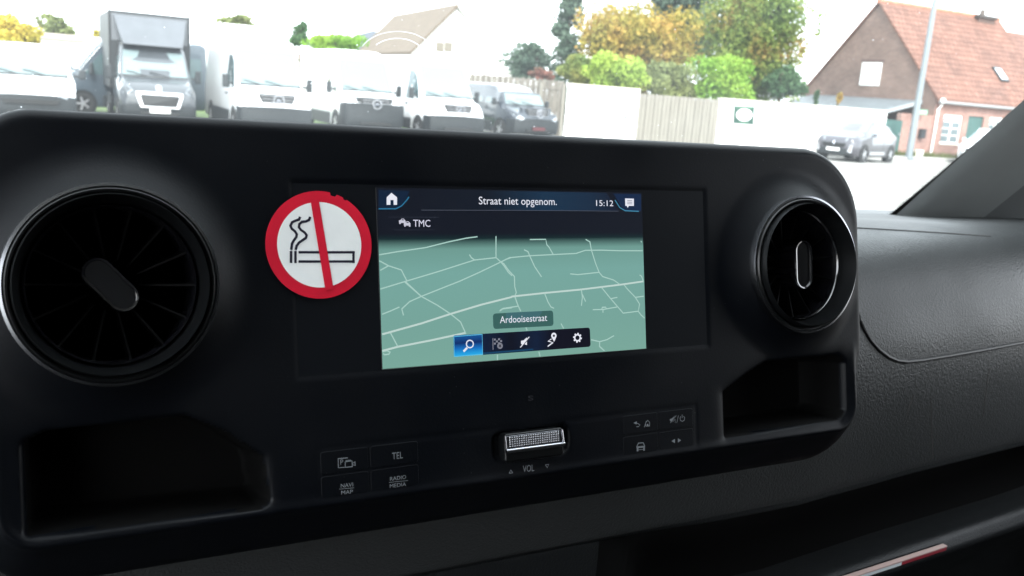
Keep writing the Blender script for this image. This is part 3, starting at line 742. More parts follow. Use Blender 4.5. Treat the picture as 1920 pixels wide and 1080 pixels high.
# ================================================================= things in the cabin
st = empty('no_smoking_sticker', PW(-.106, .0165, 0), label='round red and white no smoking sticker stuck on the fascia left of the display', cat='sticker')
sn = .0006
cu_, cv_ = dp(600, 459, sn); RR = .0250
def sk(mb, name, m): return mb.build(name, m, st, world=True)
nick = [(cu_+RR*cos(a)*(1-(.05 if 1.22 < a < 1.33 else 0)-(.025 if 1.0 < a < 1.08 else 0)), cv_+RR*sin(a)*(1-(.05 if 1.22 < a < 1.33 else 0)-(.025 if 1.0 < a < 1.08 else 0))) for a in np.linspace(0, 2*pi, 361)[:-1]]
b = PB().prism(nick, .0001, sn); sk(b, 'sticker_backing', K['red_sticker'])
ri = RR*.795
b = PB().poly([(cu_+ri*cos(a), cv_+ri*sin(a)) for a in np.linspace(0, 2*pi, 121)[:-1]], sn+.00015); sk(b, 'white_field', K['white_sticker'])
z6p = lambda x, y: dp(480+x/2.769, 330+y/2.769, sn)
b = PB().ribbon([z6p(302, 120), z6p(380, 590)], .0039, sn+.0005); sk(b, 'diagonal_bar', K['red_sticker'])
b = PB(); iz = sn+.0003
for q in ([(220, 396), (512, 396)], [(220, 444), (512, 444)], [(505, 390), (505, 452)]): b.ribbon([z6p(*p) for p in q], .00115, iz+(.00003 if q[0][0] > 400 else 0))
for x_ in (181, 204): b.ribbon([z6p(x_, 389), z6p(x_, 452)], .00115, iz)
for ox, tp in ((181, [(228, 212), (223, 226), (205, 232), (187, 240), (178, 258), (185, 274), (202, 288), (211, 303), (208, 318), (196, 334), (186, 352), (182, 384)]),
               (204, [(280, 212), (275, 228), (258, 236), (238, 238), (224, 250), (222, 266), (232, 280), (252, 294), (262, 308), (258, 322), (240, 334), (222, 346), (210, 362), (205, 384)])):
    b.ribbon([z6p(*p) for p in tp], .00115, iz+.00002*(ox > 190))
sk(b, 'cigarette_symbol', K['ink'])

bk = empty('folder_booklet', S+Vector((.42, .09, -.275)), label='folded booklet with white, pink and red edge lying in the open dashboard shelf', cat='booklet')
def shelf(x, y, z): return hit(x, y, S+Vector((0, 0, z)), Vector((0, 0, 1)))
pa, pb = shelf(1776, 1028, -.264), shelf(1600, 1086, -.264)
dirb = (pb-pa).normalized(); bk_d = Vector((-dirb.y, dirb.x, 0)); 
if bk_d.y < 0: bk_d = -bk_d
def strip(p0, p1, z0, z1, d0, d1, name, m):
    b = MB(); b.hexa([tuple(p0+bk_d*d0+Vector((0, 0, z0))), tuple(p1+bk_d*d0+Vector((0, 0, z0))), tuple(p1+bk_d*d1+Vector((0, 0, z0))), tuple(p0+bk_d*d1+Vector((0, 0, z0)))],
                     [tuple(p0+bk_d*d0+Vector((0, 0, z1))), tuple(p1+bk_d*d0+Vector((0, 0, z1))), tuple(p1+bk_d*d1+Vector((0, 0, z1))), tuple(p0+bk_d*d1+Vector((0, 0, z1)))])
    return b.build(name, m, bk, world=True)
pm = pa.lerp(pb, .5)
strip(pa, pb+dirb*.08, .0012, .0022, 0, .0045, 'pink_edge', mat('paper_pink', (.50, .36, .33), .6))
strip(pa, pm, -.0022, .0010, .0005, .0040, 'red_edge', mat('paper_red', (.30, .02, .035), .5))
strip(pm, pb+dirb*.08, -.0022, .0010, .0005, .0040, 'white_edge', mat('paper_white', (.72, .78, .8), .5))
strip(pa-dirb*-.002, pb+dirb*.08, -.006, .0005, .004, .008, 'cover', mat('paper_dark', (.002, .002, .002), .7, spec=.05))
print('panel ok')
#EXTERIOR#
# ================================================================= EXTERIOR
def ground_mat(name, c1, c2, rough=.85, s=.6, bump=.3):
    m = bpy.data.materials.new(name); m.use_nodes = True; n = m.node_tree; b = n.nodes['Principled BSDF']; b.inputs['Roughness'].default_value = rough
    b.inputs['Specular IOR Level'].default_value = .25
    tc = n.nodes.new('ShaderNodeTexCoord'); a = n.nodes.new('ShaderNodeTexNoise'); a.inputs['Scale'].default_value = s; a.inputs['Detail'].default_value = 10; a.inputs['Roughness'].default_value = .65
    cr = n.nodes.new('ShaderNodeValToRGB'); cr.color_ramp.elements[0].position = .35; cr.color_ramp.elements[1].position = .68
    cr.color_ramp.elements[0].color = tuple(c1)+(1,); cr.color_ramp.elements[1].color = tuple(c2)+(1,)
    n.links.new(tc.outputs['Object'], a.inputs[0]); n.links.new(a.outputs[0], cr.inputs[0]); n.links.new(cr.outputs[0], b.inputs['Base Color'])
    a2 = n.nodes.new('ShaderNodeTexNoise'); a2.inputs['Scale'].default_value = 40; a2.inputs['Detail'].default_value = 5
    bp = n.nodes.new('ShaderNodeBump'); bp.inputs['Strength'].default_value = bump; bp.inputs['Distance'].default_value = .02
    n.links.new(tc.outputs['Object'], a2.inputs[0]); n.links.new(a2.outputs[0], bp.inputs['Height']); n.links.new(bp.outputs[0], b.inputs['Normal'])
    return m
def brick_mat(name, c1, c2, mortar, sc_=1.0, rot=0, bw=.21, bh=.065, ax='XZ'):
    m = bpy.data.materials.new(name); m.use_nodes = True; n = m.node_tree; b = n.nodes['Principled BSDF']; b.inputs['Roughness'].default_value = .9
    g = n.nodes.new('ShaderNodeNewGeometry'); sp = n.nodes.new('ShaderNodeSeparateXYZ'); cb = n.nodes.new('ShaderNodeCombineXYZ')
    n.links.new(g.outputs['Position'], sp.inputs[0]); n.links.new(sp.outputs['XYZ'.index(ax[0])], cb.inputs[0]); n.links.new(sp.outputs['XYZ'.index(ax[1])], cb.inputs[1])
    br = n.nodes.new('ShaderNodeTexBrick'); br.inputs['Scale'].default_value = 1; br.inputs['Brick Width'].default_value = bw; br.inputs['Row Height'].default_value = bh; br.inputs['Mortar Size'].default_value = .008*sc_
    br.inputs['Color1'].default_value = tuple(c1)+(1,); br.inputs['Color2'].default_value = tuple(c2)+(1,); br.inputs['Mortar'].default_value = tuple(mortar)+(1,)
    n.links.new(cb.outputs[0], br.inputs[0])
    nz = n.nodes.new('ShaderNodeTexNoise'); nz.inputs['Scale'].default_value = .9; nz.inputs['Detail'].default_value = 8
    mr = n.nodes.new('ShaderNodeMapRange'); mr.inputs[1].default_value = .3; mr.inputs[2].default_value = .7; mr.inputs[3].default_value = .78; mr.inputs[4].default_value = 1.25
    sc2 = n.nodes.new('ShaderNodeVectorMath'); sc2.operation = 'SCALE'
    n.links.new(g.outputs['Position'], nz.inputs[0]); n.links.new(nz.outputs[0], mr.inputs[0]); n.links.new(br.outputs[0], sc2.inputs[0]); n.links.new(mr.outputs[0], sc2.inputs['Scale'])
    n.links.new(sc2.outputs[0], b.inputs['Base Color'])
    return m
def plank_mat(name, c1, c2, wdt=.14, ax='X'):
    m = bpy.data.materials.new(name); m.use_nodes = True; n = m.node_tree; b = n.nodes['Principled BSDF']; b.inputs['Roughness'].default_value = .85
    tc = n.nodes.new('ShaderNodeTexCoord'); mp = n.nodes.new('ShaderNodeMapping'); mp.inputs['Scale'].default_value = (2.2, 2.2, .35)
    nz = n.nodes.new('ShaderNodeTexNoise'); nz.inputs['Scale'].default_value = 2.5; nz.inputs['Detail'].default_value = 7
    cr = n.nodes.new('ShaderNodeValToRGB'); cr.color_ramp.elements[0].position = .3; cr.color_ramp.elements[1].position = .7
    cr.color_ramp.elements[0].color = tuple(c1)+(1,); cr.color_ramp.elements[1].color = tuple(c2)+(1,)
    n.links.new(tc.outputs['Object'], mp.inputs[0]); n.links.new(mp.outputs[0], nz.inputs[0]); n.links.new(nz.outputs[0], cr.inputs[0]); n.links.new(cr.outputs[0], b.inputs['Base Color'])
    return m
def leaf_mat(name, cols):
    m = bpy.data.materials.new(name); m.use_nodes = True; n = m.node_tree; b = n.nodes['Principled BSDF']; b.inputs['Roughness'].default_value = .6; b.inputs['Specular IOR Level'].default_value = .2
    g = n.nodes.new('ShaderNodeNewGeometry'); cr = n.nodes.new('ShaderNodeValToRGB')
    while len(cr.color_ramp.elements) < len(cols): cr.color_ramp.elements.new(.5)
    for i, (e, c) in enumerate(zip(cr.color_ramp.elements, cols)): e.position = i/(len(cols)-1); e.color = tuple(c)+(1,)
    tc = n.nodes.new('ShaderNodeTexCoord'); nz = n.nodes.new('ShaderNodeTexNoise'); nz.inputs['Scale'].default_value = .55; nz.inputs['Detail'].default_value = 3
    mr = n.nodes.new('ShaderNodeMapRange'); mr.inputs[1].default_value = .3; mr.inputs[2].default_value = .7; mr.inputs[3].default_value = -.15; mr.inputs[4].default_value = .75
    ml = n.nodes.new('ShaderNodeMath'); ml.operation = 'MULTIPLY_ADD'; ml.inputs[1].default_value = .4
    n.links.new(tc.outputs['Object'], nz.inputs[0]); n.links.new(nz.outputs[0], mr.inputs[0])
    n.links.new(g.outputs['Random Per Island'], ml.inputs[0]); n.links.new(mr.outputs[0], ml.inputs[2]); n.links.new(ml.outputs[0], cr.inputs[0])
    n.links.new(cr.outputs[0], b.inputs['Base Color'])
    tl = n.nodes.new('ShaderNodeBsdfTranslucent'); n.links.new(cr.outputs[0], tl.inputs[0]); mx = n.nodes.new('ShaderNodeMixShader'); mx.inputs[0].default_value = .3
    n.links.new(b.outputs[0], mx.inputs[1]); n.links.new(tl.outputs[0], mx.inputs[2]); n.links.new(mx.outputs[0], n.nodes['Material Output'].inputs[0])
    return m
K['bark'] = mat('bark', (.09, .07, .05), .9, bump=.6, bscale=12, var=.2)
K['concrete'] = ground_mat('pale_concrete', (.17, .165, .155), (.33, .32, .30), s=.5)
K['kerbstone'] = ground_mat('kerb_concrete', (.28, .27, .25), (.40, .39, .37), s=2)
K['grass'] = ground_mat('grass_green', (.05, .09, .02), (.11, .15, .04), s=3)

def struct(name, mb, m): o = mb.build(name, m); o['kind'] = 'structure'; return o
struct('ground', MB().add([(-400, -200, 0), (500, -200, 0), (500, 600, 0), (-400, 600, 0)], [(0, 1, 2, 3)]), K['concrete'])
gp = G(1737, 297)                                          # corner of the brick house
HX, HY = gp.x, gp.y
struct('pavement', MB().box(30.0, 120, HY-1.6, HY+4, .0, .09), K['kerbstone'])
struct('grass_verge', MB().add([(-14, 31.5, .006), (16.2, 31.5, .006), (16.2, 60, .006), (-14, 60, .006)], [(0, 1, 2, 3)]), K['grass'])
gv = MB()
for _ in range(1400):                                     # weeds along the foot of the brick wall
    x = random.choice((random.uniform(HX-.5, HX+3.2), random.uniform(HX-4, HX))); y = HY-.12-abs(random.gauss(0, .12)); h = random.uniform(.08, .30); a = random.uniform(0, 3.1)
    gv.add([(x-.02*cos(a), y-.02*sin(a), .09), (x+.02*cos(a), y+.02*sin(a), .09), (x+random.uniform(-.06, .06), y+random.uniform(-.06, .03), .09+h)], [(0, 1, 2)])
tag(gv.build('grass_tufts', leaf_mat('weeds', [(.07, .10, .03), (.16, .18, .06)])), 'thin green weeds growing along the foot of the brick house', 'grass', kind='stuff')

# ---------------------------------------------------------------- vehicles
def lerp_prof(tab, y):
    for a, c in zip(tab, tab[1:]):
        if a[0] >= y >= c[0]:
            t = (a[0]-y)/(a[0]-c[0]+1e-9); return [a[i]+(c[i]-a[i])*t for i in range(1, len(a))]
    return list((tab[0] if y > tab[0][0] else tab[-1])[1:])
def body_mesh(tab, nb=7):
    """tab rows from nose to tail: (y, z_bottom, z_belt, z_top, half width low, half width belt, half width top, corner radius)"""
    mb = MB(); rings = []
    ys = []
    for a, c in zip(tab, tab[1:]):
        k = max(1, int(abs(a[0]-c[0])/.12)); ys += [a[0]+(c[0]-a[0])*i/k for i in range(k)]
    ys.append(tab[-1][0])
    for y in ys:
        zb, zm, zt, wl, wm, wt, r = lerp_prof(tab, y)
        half = [(wl-.04, zb), (wl, zb+.05), (wm, zm*.55+zb*.45), (wm, zm)]
        sx = wt; half.append((wm+(wt-wm)*.5, zm+(zt-r-zm)*.5))
        for i in range(nb):
            a = (pi/2)*i/(nb-1); half.append((sx-r+r*cos(a), zt-r+r*sin(a)))
        half.append((sx*.4, zt+.015))
        ring = [(x, y, z) for x, z in half]+[(-x, y, z) for x, z in reversed(half)]
        rings.append(ring)
    k = len(rings[0]); vs = [p for r_ in rings for p in r_]
    fs = [(i*k+j, (i+1)*k+j, (i+1)*k+(j+1) % k, i*k+(j+1) % k) for i in range(len(rings)-1) for j in range(k)]
    fs += [tuple(range(k)), tuple(range((len(rings)-1)*k, len(rings)*k))[::-1]]
    return mb.add(vs, fs)
def side_x(tab, y, z):
    zb, zm, zt, wl, wm, wt, r = lerp_prof(tab, y)
    if z <= zm: return wm
    t = min(1, (z-zm)/(zt-r-zm+1e-6)); return wm+(wt-wm)*t
def side_glass(tab, pts, s, off=.012):                    # polygon (y,z) laid on the flank, given a few millimetres of thickness
    vs = [(s*(side_x(tab, y, z)+off), y, z) for y, z in pts]+[(s*(side_x(tab, y, z)-.03), y, z) for y, z in pts]
    n = len(pts); return MB().add(vs, [tuple(range(n)), tuple(range(2*n-1, n-1, -1))]+[(i, (i+1) % n, n+(i+1) % n, n+i) for i in range(n)])
def wheel(root, x, y, r=.34, wd=.22, hub='rim'):
    s = 1 if x > 0 else -1
    t = MB().lathe([(r*.62, -wd/2), (r*.93, -wd/2), (r, -wd/2+.03), (r, wd/2-.03), (r*.93, wd/2), (r*.62, wd/2)], 28, (x, y, r), ax=0, close=True)
    # lathe with ax=0 keeps x as the axle
    w_ = t.build('wheel', K['tyre'], root, smooth=True)
    h = MB().lathe([(r*.63, s*(wd/2-.01)), (r*.60, s*(wd/2-.03)), (r*.2, s*(wd/2-.01)), (.0001, s*(wd/2-.005))], 28, (x, y, r), ax=0)
    for k in range(5):
        a = 2*pi*k/5
        ca, sa = cos(a), sin(a)
        def tr(q): return (x+s*(wd/2+q[2]), y+q[0]*ca-q[1]*sa, r+q[0]*sa+q[1]*ca)
        h.add([tr(q) for q in [(r*.1, -.035, 0), (r*.62, -.03, -.01), (r*.62, .03, -.01), (r*.1, .035, 0), (r*.1, -.035, -.03), (r*.62, -.03, -.03), (r*.62, .03, -.03), (r*.1, .035, -.03)]],
              [(0, 1, 2, 3), (4, 7, 6, 5), (0, 4, 5, 1), (1, 5, 6, 2), (2, 6, 7, 3), (3, 7, 4, 0)])
    h.build('rim', K['rim'], w_, smooth=True)
    return w_
def star(root, y, z, r, tilt=0):
    mb = MB().lathe([(r*.88, -.012), (r, -.012), (r, .012), (r*.88, .012)], 24, (0, y, z), ax=1, close=True)
    for k in range(3):
        a = pi/2+2*pi*k/3
        mb.add([(r*.15*cos(a+1.05), y-.01, z+r*.15*sin(a+1.05)), (r*.93*cos(a), y+.008, z+r*.93*sin(a)), (r*.15*cos(a-1.05), y-.01, z+r*.15*sin(a-1.05)), (0, y+.02, z)], [(0, 1, 3), (1, 2, 3)])
    return mb
def mirror(root, s, x, y, z, h=.34, wd=.17, m=None, arm=True):
    mb = MB(); mb.hexa([(x, y-.05, z-h/2), (x+s*wd, y-.04, z-h/2), (x+s*wd, y+.05, z-h/2), (x, y+.08, z-h/2)], [(x+s*.02, y-.05, z+h/2), (x+s*wd, y-.04, z+h/2), (x+s*wd, y+.04, z+h/2), (x+s*.02, y+.06, z+h/2)])
    o = mb.build('mirror', m or K['trim'], root, bevel=.03)
    if arm: MB().box(*sorted((x-s*.12, x+s*.03)), y-.03, y+.03, z-.08, z-.02).build('mirror_arm', K['trim'], o)
    return o
def lens(pts, y0, depth, s): # headlamp polygon (x,z) mirrored
    return [(s*x, z) for x, z in pts]
def face_patch(tab_fn, pts, off, thick=.04):               # polygon (x,z) pushed onto the nose surface y=tab_fn(x,z)
    n = len(pts); a = [(x, tab_fn(x, z)+off, z) for x, z in pts]; c = [(x, tab_fn(x, z)-thick, z) for x, z in pts]
    return MB().add(a+c, [tuple(range(n)), tuple(range(2*n-1, n-1, -1))]+[(i, (i+1) % n, n+(i+1) % n, n+i) for i in range(n)])

def van(px, yb, heading, label, paint, kind='panel', L=5.9, group=None, name='white_van', H=2.62, Wd=1.99, front='star', plate='plate', side_win=False, frame=True, scale=1.0, cat='van'):
    p = G(px, yb)
    root = empty(name, p, heading-pi/2, label, cat, group); root.scale = (scale,)*3
    P_ = K[paint]; hw = Wd/2
    # local frame: +Y is the nose direction, nose at y=0
    zh = 1.12 if H > 2.2 else 1.0; zr = H
    tab = [(-.02, .42, .62, .86, hw*.80, hw*.84, hw*.80, .06), (-.10, .30, .75, 1.00, hw*.92, hw*.95, hw*.88, .10), (-.35, .26, .95, zh+.06, hw*.98, hw*.985, hw*.91, .12),
           (-.88, .24, 1.10, zh+.20, hw, hw, hw*.92, .10), (-1.25, .24, 1.16, 1.78 if H > 2.2 else 1.68, hw, hw, hw*.89, .10), (-1.62, .24, 1.18, zr-.22, hw, hw, hw*.87, .12), (-1.85, .24, 1.2, zr-.07, hw, hw, hw*.87, .16), (-2.3, .24, 1.2, zr, hw, hw, hw*.875, .16)]
    Lb = 2.15 if kind == 'cab' else L
    if kind == 'cab': tab = tab[:-1]+[(-2.15, .3, 1.2, zr-.03, hw, hw, hw*.87, .16)]
    tab += [(-Lb+.12, .26, 1.2, tab[-1][3], hw, hw, hw*.875, .16), (-Lb, .34, 1.2, tab[-1][3]-.08, hw*.97, hw*.97, hw*.85, .12)] if kind != 'cab' else []
    body = body_mesh(tab).build('body', P_, root, smooth=True, angle=42)
    def nose(x, z):                                        # front surface y for a given x,z
        # find the most forward station whose ring contains the height z at this x
        best = -9
        for i in range(0, 240):
            y = -i*.01
            zb, zm, zt, wl, wm, wt, r = lerp_prof(tab, y)
            if z <= zt+.001 and z >= zb and abs(x) <= side_x(tab, y, z)+.001: best = y; break
        return best
    # windscreen follows the raked surface between bonnet and roof
    zw0 = zh+.24; zw1 = zr-.30
    def scr_pt(x, z): return (x, nose(0, z)+.014, z)
    vs = []; nx, nz_ = 7, 5
    for j in range(nz_):
        z = zw0+(zw1-zw0)*j/(nz_-1); wv = hw*(.86-.07*j/(nz_-1))
        for i in range(nx):
            f_ = -1+2*i/(nx-1); y = nose(0, z)+.02-.05*f_*f_*0; vs.append((wv*f_, y, z+.0))
    n0 = len(vs); vs += [(x, y-.05, z-.02) for x, y, z in vs]
    fs = [(j*nx+i, j*nx+i+1, (j+1)*nx+i+1, (j+1)*nx+i) for j in range(nz_-1) for i in range(nx-1)]
    fs += [(n0+j*nx+i, n0+(j+1)*nx+i, n0+(j+1)*nx+i+1, n0+j*nx+i+1) for j in range(nz_-1) for i in range(nx-1)]
    MB().add(vs, fs).build('windscreen', K['windglass'], root, smooth=True)
    zc = zw0-.02; yc = nose(0, zc)
    MB().add([(-hw*.86, yc+.03, zc), (hw*.86, yc+.03, zc), (hw*.86, yc+.005, zc+.05), (-hw*.86, yc+.005, zc+.05)], [(0, 1, 2, 3)]).build('scuttle', K['trim'], root)
    for q in (-.35, .25): MB().tube([(q, yc+.03, zc+.03), (q+.33, nose(0, zc+.10)+.035, zc+.12), (q+.5, nose(0, zc+.13)+.03, zc+.14)], .012, 5).build('wiper', K['seal'], root)
    for s in (1, -1):
        zb_ = 1.24
        side_glass(tab, [(-1.08, zb_+.02), (-1.50, zr-.62), (-1.72, zr-.48), (-2.10, zr-.48), (-2.12, zb_)], s).build('side_window', K['carglass'], root)
        side_glass(tab, [(-2.135, .50), (-2.135, zr-.4), (-2.150, zr-.4), (-2.150, .50)], s, .004).build('door_gap', K['seal'], root)
        side_glass(tab, [(-1.95, 1.05), (-1.95, 1.10), (-2.08, 1.10), (-2.08, 1.05)], s, .03).build('door_handle', K['trim'], root)
        if side_win and kind != 'cab':
            side_glass(tab, [(-2.35, zb_+.02), (-2.35, zr-.5), (-3.5, zr-.5), (-3.5, zb_+.02)], s).build('side_window', K['carglass'], root)
            side_glass(tab, [(-3.65, zb_+.02), (-3.65, zr-.5), (-4.8, zr-.5), (-4.8, zb_+.02)], s).build('side_window', K['carglass'], root)
        if kind != 'cab':
            sl = MB(); sl.box(*sorted((s*(hw-.03), s*(hw+.018))), -L+1.45, -1.60, .24, .62); sl.build('side_skirt', K['trim'], root, bevel=.02)
            side_glass(tab, [(-3.55, .65), (-3.55, zr-.35), (-3.565, zr-.35), (-3.565, .65)], s, .004).build('door_gap', K['seal'], root)
        mirror(root, s, s*(hw+.09), -1.22, 1.42 if H > 2.2 else 1.32, .36 if H > 2.2 else .24, .17, K['trim'])
        # wheel arches
        for yw in ((-1.0, -L+1.30) if kind != 'cab' else (-1.0,)):
            arch = MB().lathe([(.0001, s*(hw+.010)), (.42, s*(hw+.010)), (.42, s*(hw-.2)), (.0001, s*(hw-.2))], 28, (0, yw, .34), ax=0)
            arch.build('wheel_arch', K['seal'], root)
            wheel(root, s*(hw-.085), yw, .34, .21)
        hl = [(.66, .98), (.80, .90), (.92, .90), (.955, 1.04), (.93, 1.18), (.80, 1.14)] if H > 2.2 else [(.58, .80), (.78, .74), (.93, .78), (.93, .93), (.78, .90)]
        face_patch(nose, [(s*x*hw, z) for x, z in hl], .03, .12).build('headlight', K['lamp'], root, bevel=.01)
    # bumper, grille
    bz = (.80 if frame else 1.0) if front == 'star' else (.80 if front == 'plain' else .62)
    tb = [(y+.022, zb-.02, min(zm, bz-.12), bz, wl+.014, wm+.014, wm+.008, .05) for y, zb, zm, zt, wl, wm, wt, r in tab if y > -.6]
    y_, zb, zm, zt, wl, wm, wt, r = (-.62,)+tuple(lerp_prof(tab, -.62)); tb.append((y_+.022, zb-.02, min(zm, bz-.12), bz, wl+.014, wm+.014, wm+.008, .05))
    body_mesh(tb, 5).build('bumper', K['trim'], root, smooth=True, angle=40)
    MB().box(-hw*.5, hw*.5, -.05, nose(0, .5)+.045, .36, .44).build('air_intake', K['seal'], root)
    if front == 'star':
        gz0, gz1 = .84, 1.16
        gy = lambda x, z: nose(0, .95)-.16*x*x-.25*max(0, z-.95)
        face_patch(gy, [(-.40, gz0+.03), (.40, gz0+.03), (.50, gz1-.04), (.46, gz1), (-.46, gz1), (-.50, gz1-.04)], .075, .2).build('grille', K['seal'], root)
        fr = MB()
        for k_ in range(3): fr.box(-.40-.02*k_, .40+.02*k_, gy(.4, 1), gy(.38, 1.0)+.095, gz0+.09+.085*k_, gz0+.102+.085*k_)
        fr.build('grille_bars', K['rim'], root)
        star(root, .10, 1.0, .15).build('emblem', K['chrome'], root, smooth=True)
        face_patch(gy, [(-.56, gz0-.07), (.56, gz0-.07), (.60, gz1+.03), (-.60, gz1+.03)], .055, .2).build('grille_frame', P_ if frame else K['trim'], root, bevel=.01)
    elif front == 'boxer':
        gz0, gz1 = .60, .90
        face_patch(nose, [(-.50, gz0-.05), (.50, gz0-.05), (.60, gz1-.02), (.60, gz1+.07), (-.60, gz1+.07), (-.60, gz1-.02)], .11, .15).build('grille_frame', K['white_paint'], root, bevel=.02)
        face_patch(nose, [(-.42, gz0), (.42, gz0), (.50, gz1-.04), (.48, gz1), (-.48, gz1), (-.50, gz1-.04)], .125, .10).build('grille', K['seal'], root)
        face_patch(nose, [(-.07, 1.0), (.07, 1.0), (.08, 1.13), (0, 1.17), (-.08, 1.13)], .03, .05).build('emblem', K['chrome'], root, bevel=.01)
    else:
        face_patch(nose, [(-.55, .60), (.55, .60), (.62, .70), (-.62, .70)], .05, .1).build('grille', K['seal'], root)
    if plate: MB().box(-.26, .26, .07, .095, .42, .53).build('number_plate', K[plate], root)
    return root, tab, nose

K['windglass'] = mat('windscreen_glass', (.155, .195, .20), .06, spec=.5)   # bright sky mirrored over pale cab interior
UP = pi*1.5                                                # heading straight back towards our van (-Y)
WG = 'white vans parked in a row across the yard'
van(60, 243, UP, 'low white van with dark lower bumper, shortest of the parked white vans', 'white_paint', plate=None, L=5.1, H=1.98, Wd=1.96, front='plain', group=WG, name='parked_van')
van(703, 256, UP, 'white van with full width dark bumper, middle one of three alike', 'white_paint', plate=None, frame=False, group=WG, name='parked_van')
van(858, 266, UP+R_(1), 'white van with star grille framed in white, parked beside the black van', 'white_paint', plate=None, group=WG, name='parked_van', L=5.4)
van(520, 258, UP, 'tall white van with star grille parked right of the grey box truck', 'white_paint', plate=None, group=WG, name='parked_van')
van(1006, 267, UP+R_(5), 'black van with chrome star and dark red plate parked by the wooden fence', 'black_paint', L=5.1, H=1.93, Wd=1.93, group='dark vans in the yard', name='black_van', plate='redplate', side_win=True)
van(74, 208, pi+R_(14), 'blue grey van seen from the side behind the low white van', 'blue_paint', L=5.0, H=2.45, name='blue_van', side_win=True, front='plain')

def box_truck(px, yb, heading, label, paint, boxmat, bw, bz0, bz1, bL, name, yfront=-1.55):
    root, tab, nose = van(px, yb, heading, label, paint, kind='cab', front='boxer', name=name, cat='truck', H=2.35, Wd=2.0)
    hw = bw/2
    bx = MB().box(-hw, hw, -2.2-bL, -2.2, bz0, bz1)
    o = bx.build('cargo_box', K[boxmat[0]], root, bevel=.03)
    # recessed front panel and overhang edges above the cab
    MB().hexa([(-hw+.06, -2.2, 2.30), (hw-.06, -2.2, 2.30), (hw-.06, -2.19, 2.30), (-hw+.06, -2.19, 2.30)], [(-hw+.06, -2.2, bz1-.08), (hw-.06, -2.2, bz1-.08), (hw-.06, -2.19, bz1-.08), (-hw+.06, -2.19, bz1-.08)]).build('box_front', K[boxmat[1]], root)
    # wind deflector on the cab roof
    d = MB().hexa([(-hw+.28, -2.15, 2.26), (hw-.28, -2.15, 2.26), (hw-.30, -1.30, 2.20), (-hw+.30, -1.30, 2.20)], [(-hw+.10, -2.17, bz1-.12), (hw-.10, -2.17, bz1-.12), (hw-.12, -2.05, bz1-.14), (-hw+.12, -2.05, bz1-.14)])
    d.build('wind_deflector', K[boxmat[1]], root, bevel=.03)
    ch = MB().box(-.42, .42, -2.2-bL+.2, -1.0, .55, .75); ch.build('chassis', K['seal'], root)
    for s in (-1, 1):
        for yw in (-4.6,):
            wheel(root, s*.86, yw, .34, .28)
        MB().box(*sorted((s*(hw-.07), s*(hw-.03))), -4.0, -2.6, .5, .8).build('side_guard', K['trim'], root)
        MB().box(*sorted((s*(hw-.02), s*(hw+.012))), -2.24, -2.18, bz0, bz1+.01).build('corner_post', K['seal'], root)
    return root
K['boxgrey'] = mat('dark_box_panel', (.012, .014, .016), .5, var=.1)
K['boxfront'] = mat('grey_deflector', (.085, .09, .10), .4, coat=.3, var=.08)
K['boxwhite'] = mat('white_box_panel', (.80, .80, .79), .5, var=.04)
box_truck(300, 241, UP, 'grey truck with tall dark cargo box and white framed grille', 'grey_paint', ('boxgrey', 'boxfront'), 2.18, .95, 3.12, 4.2, 'box_truck')
box_truck(488, 214, UP, 'white truck whose tall white cargo box rises behind the white van', 'white_paint', ('boxwhite', 'boxwhite'), 2.3, .95, 3.55, 4.2, 'box_truck')

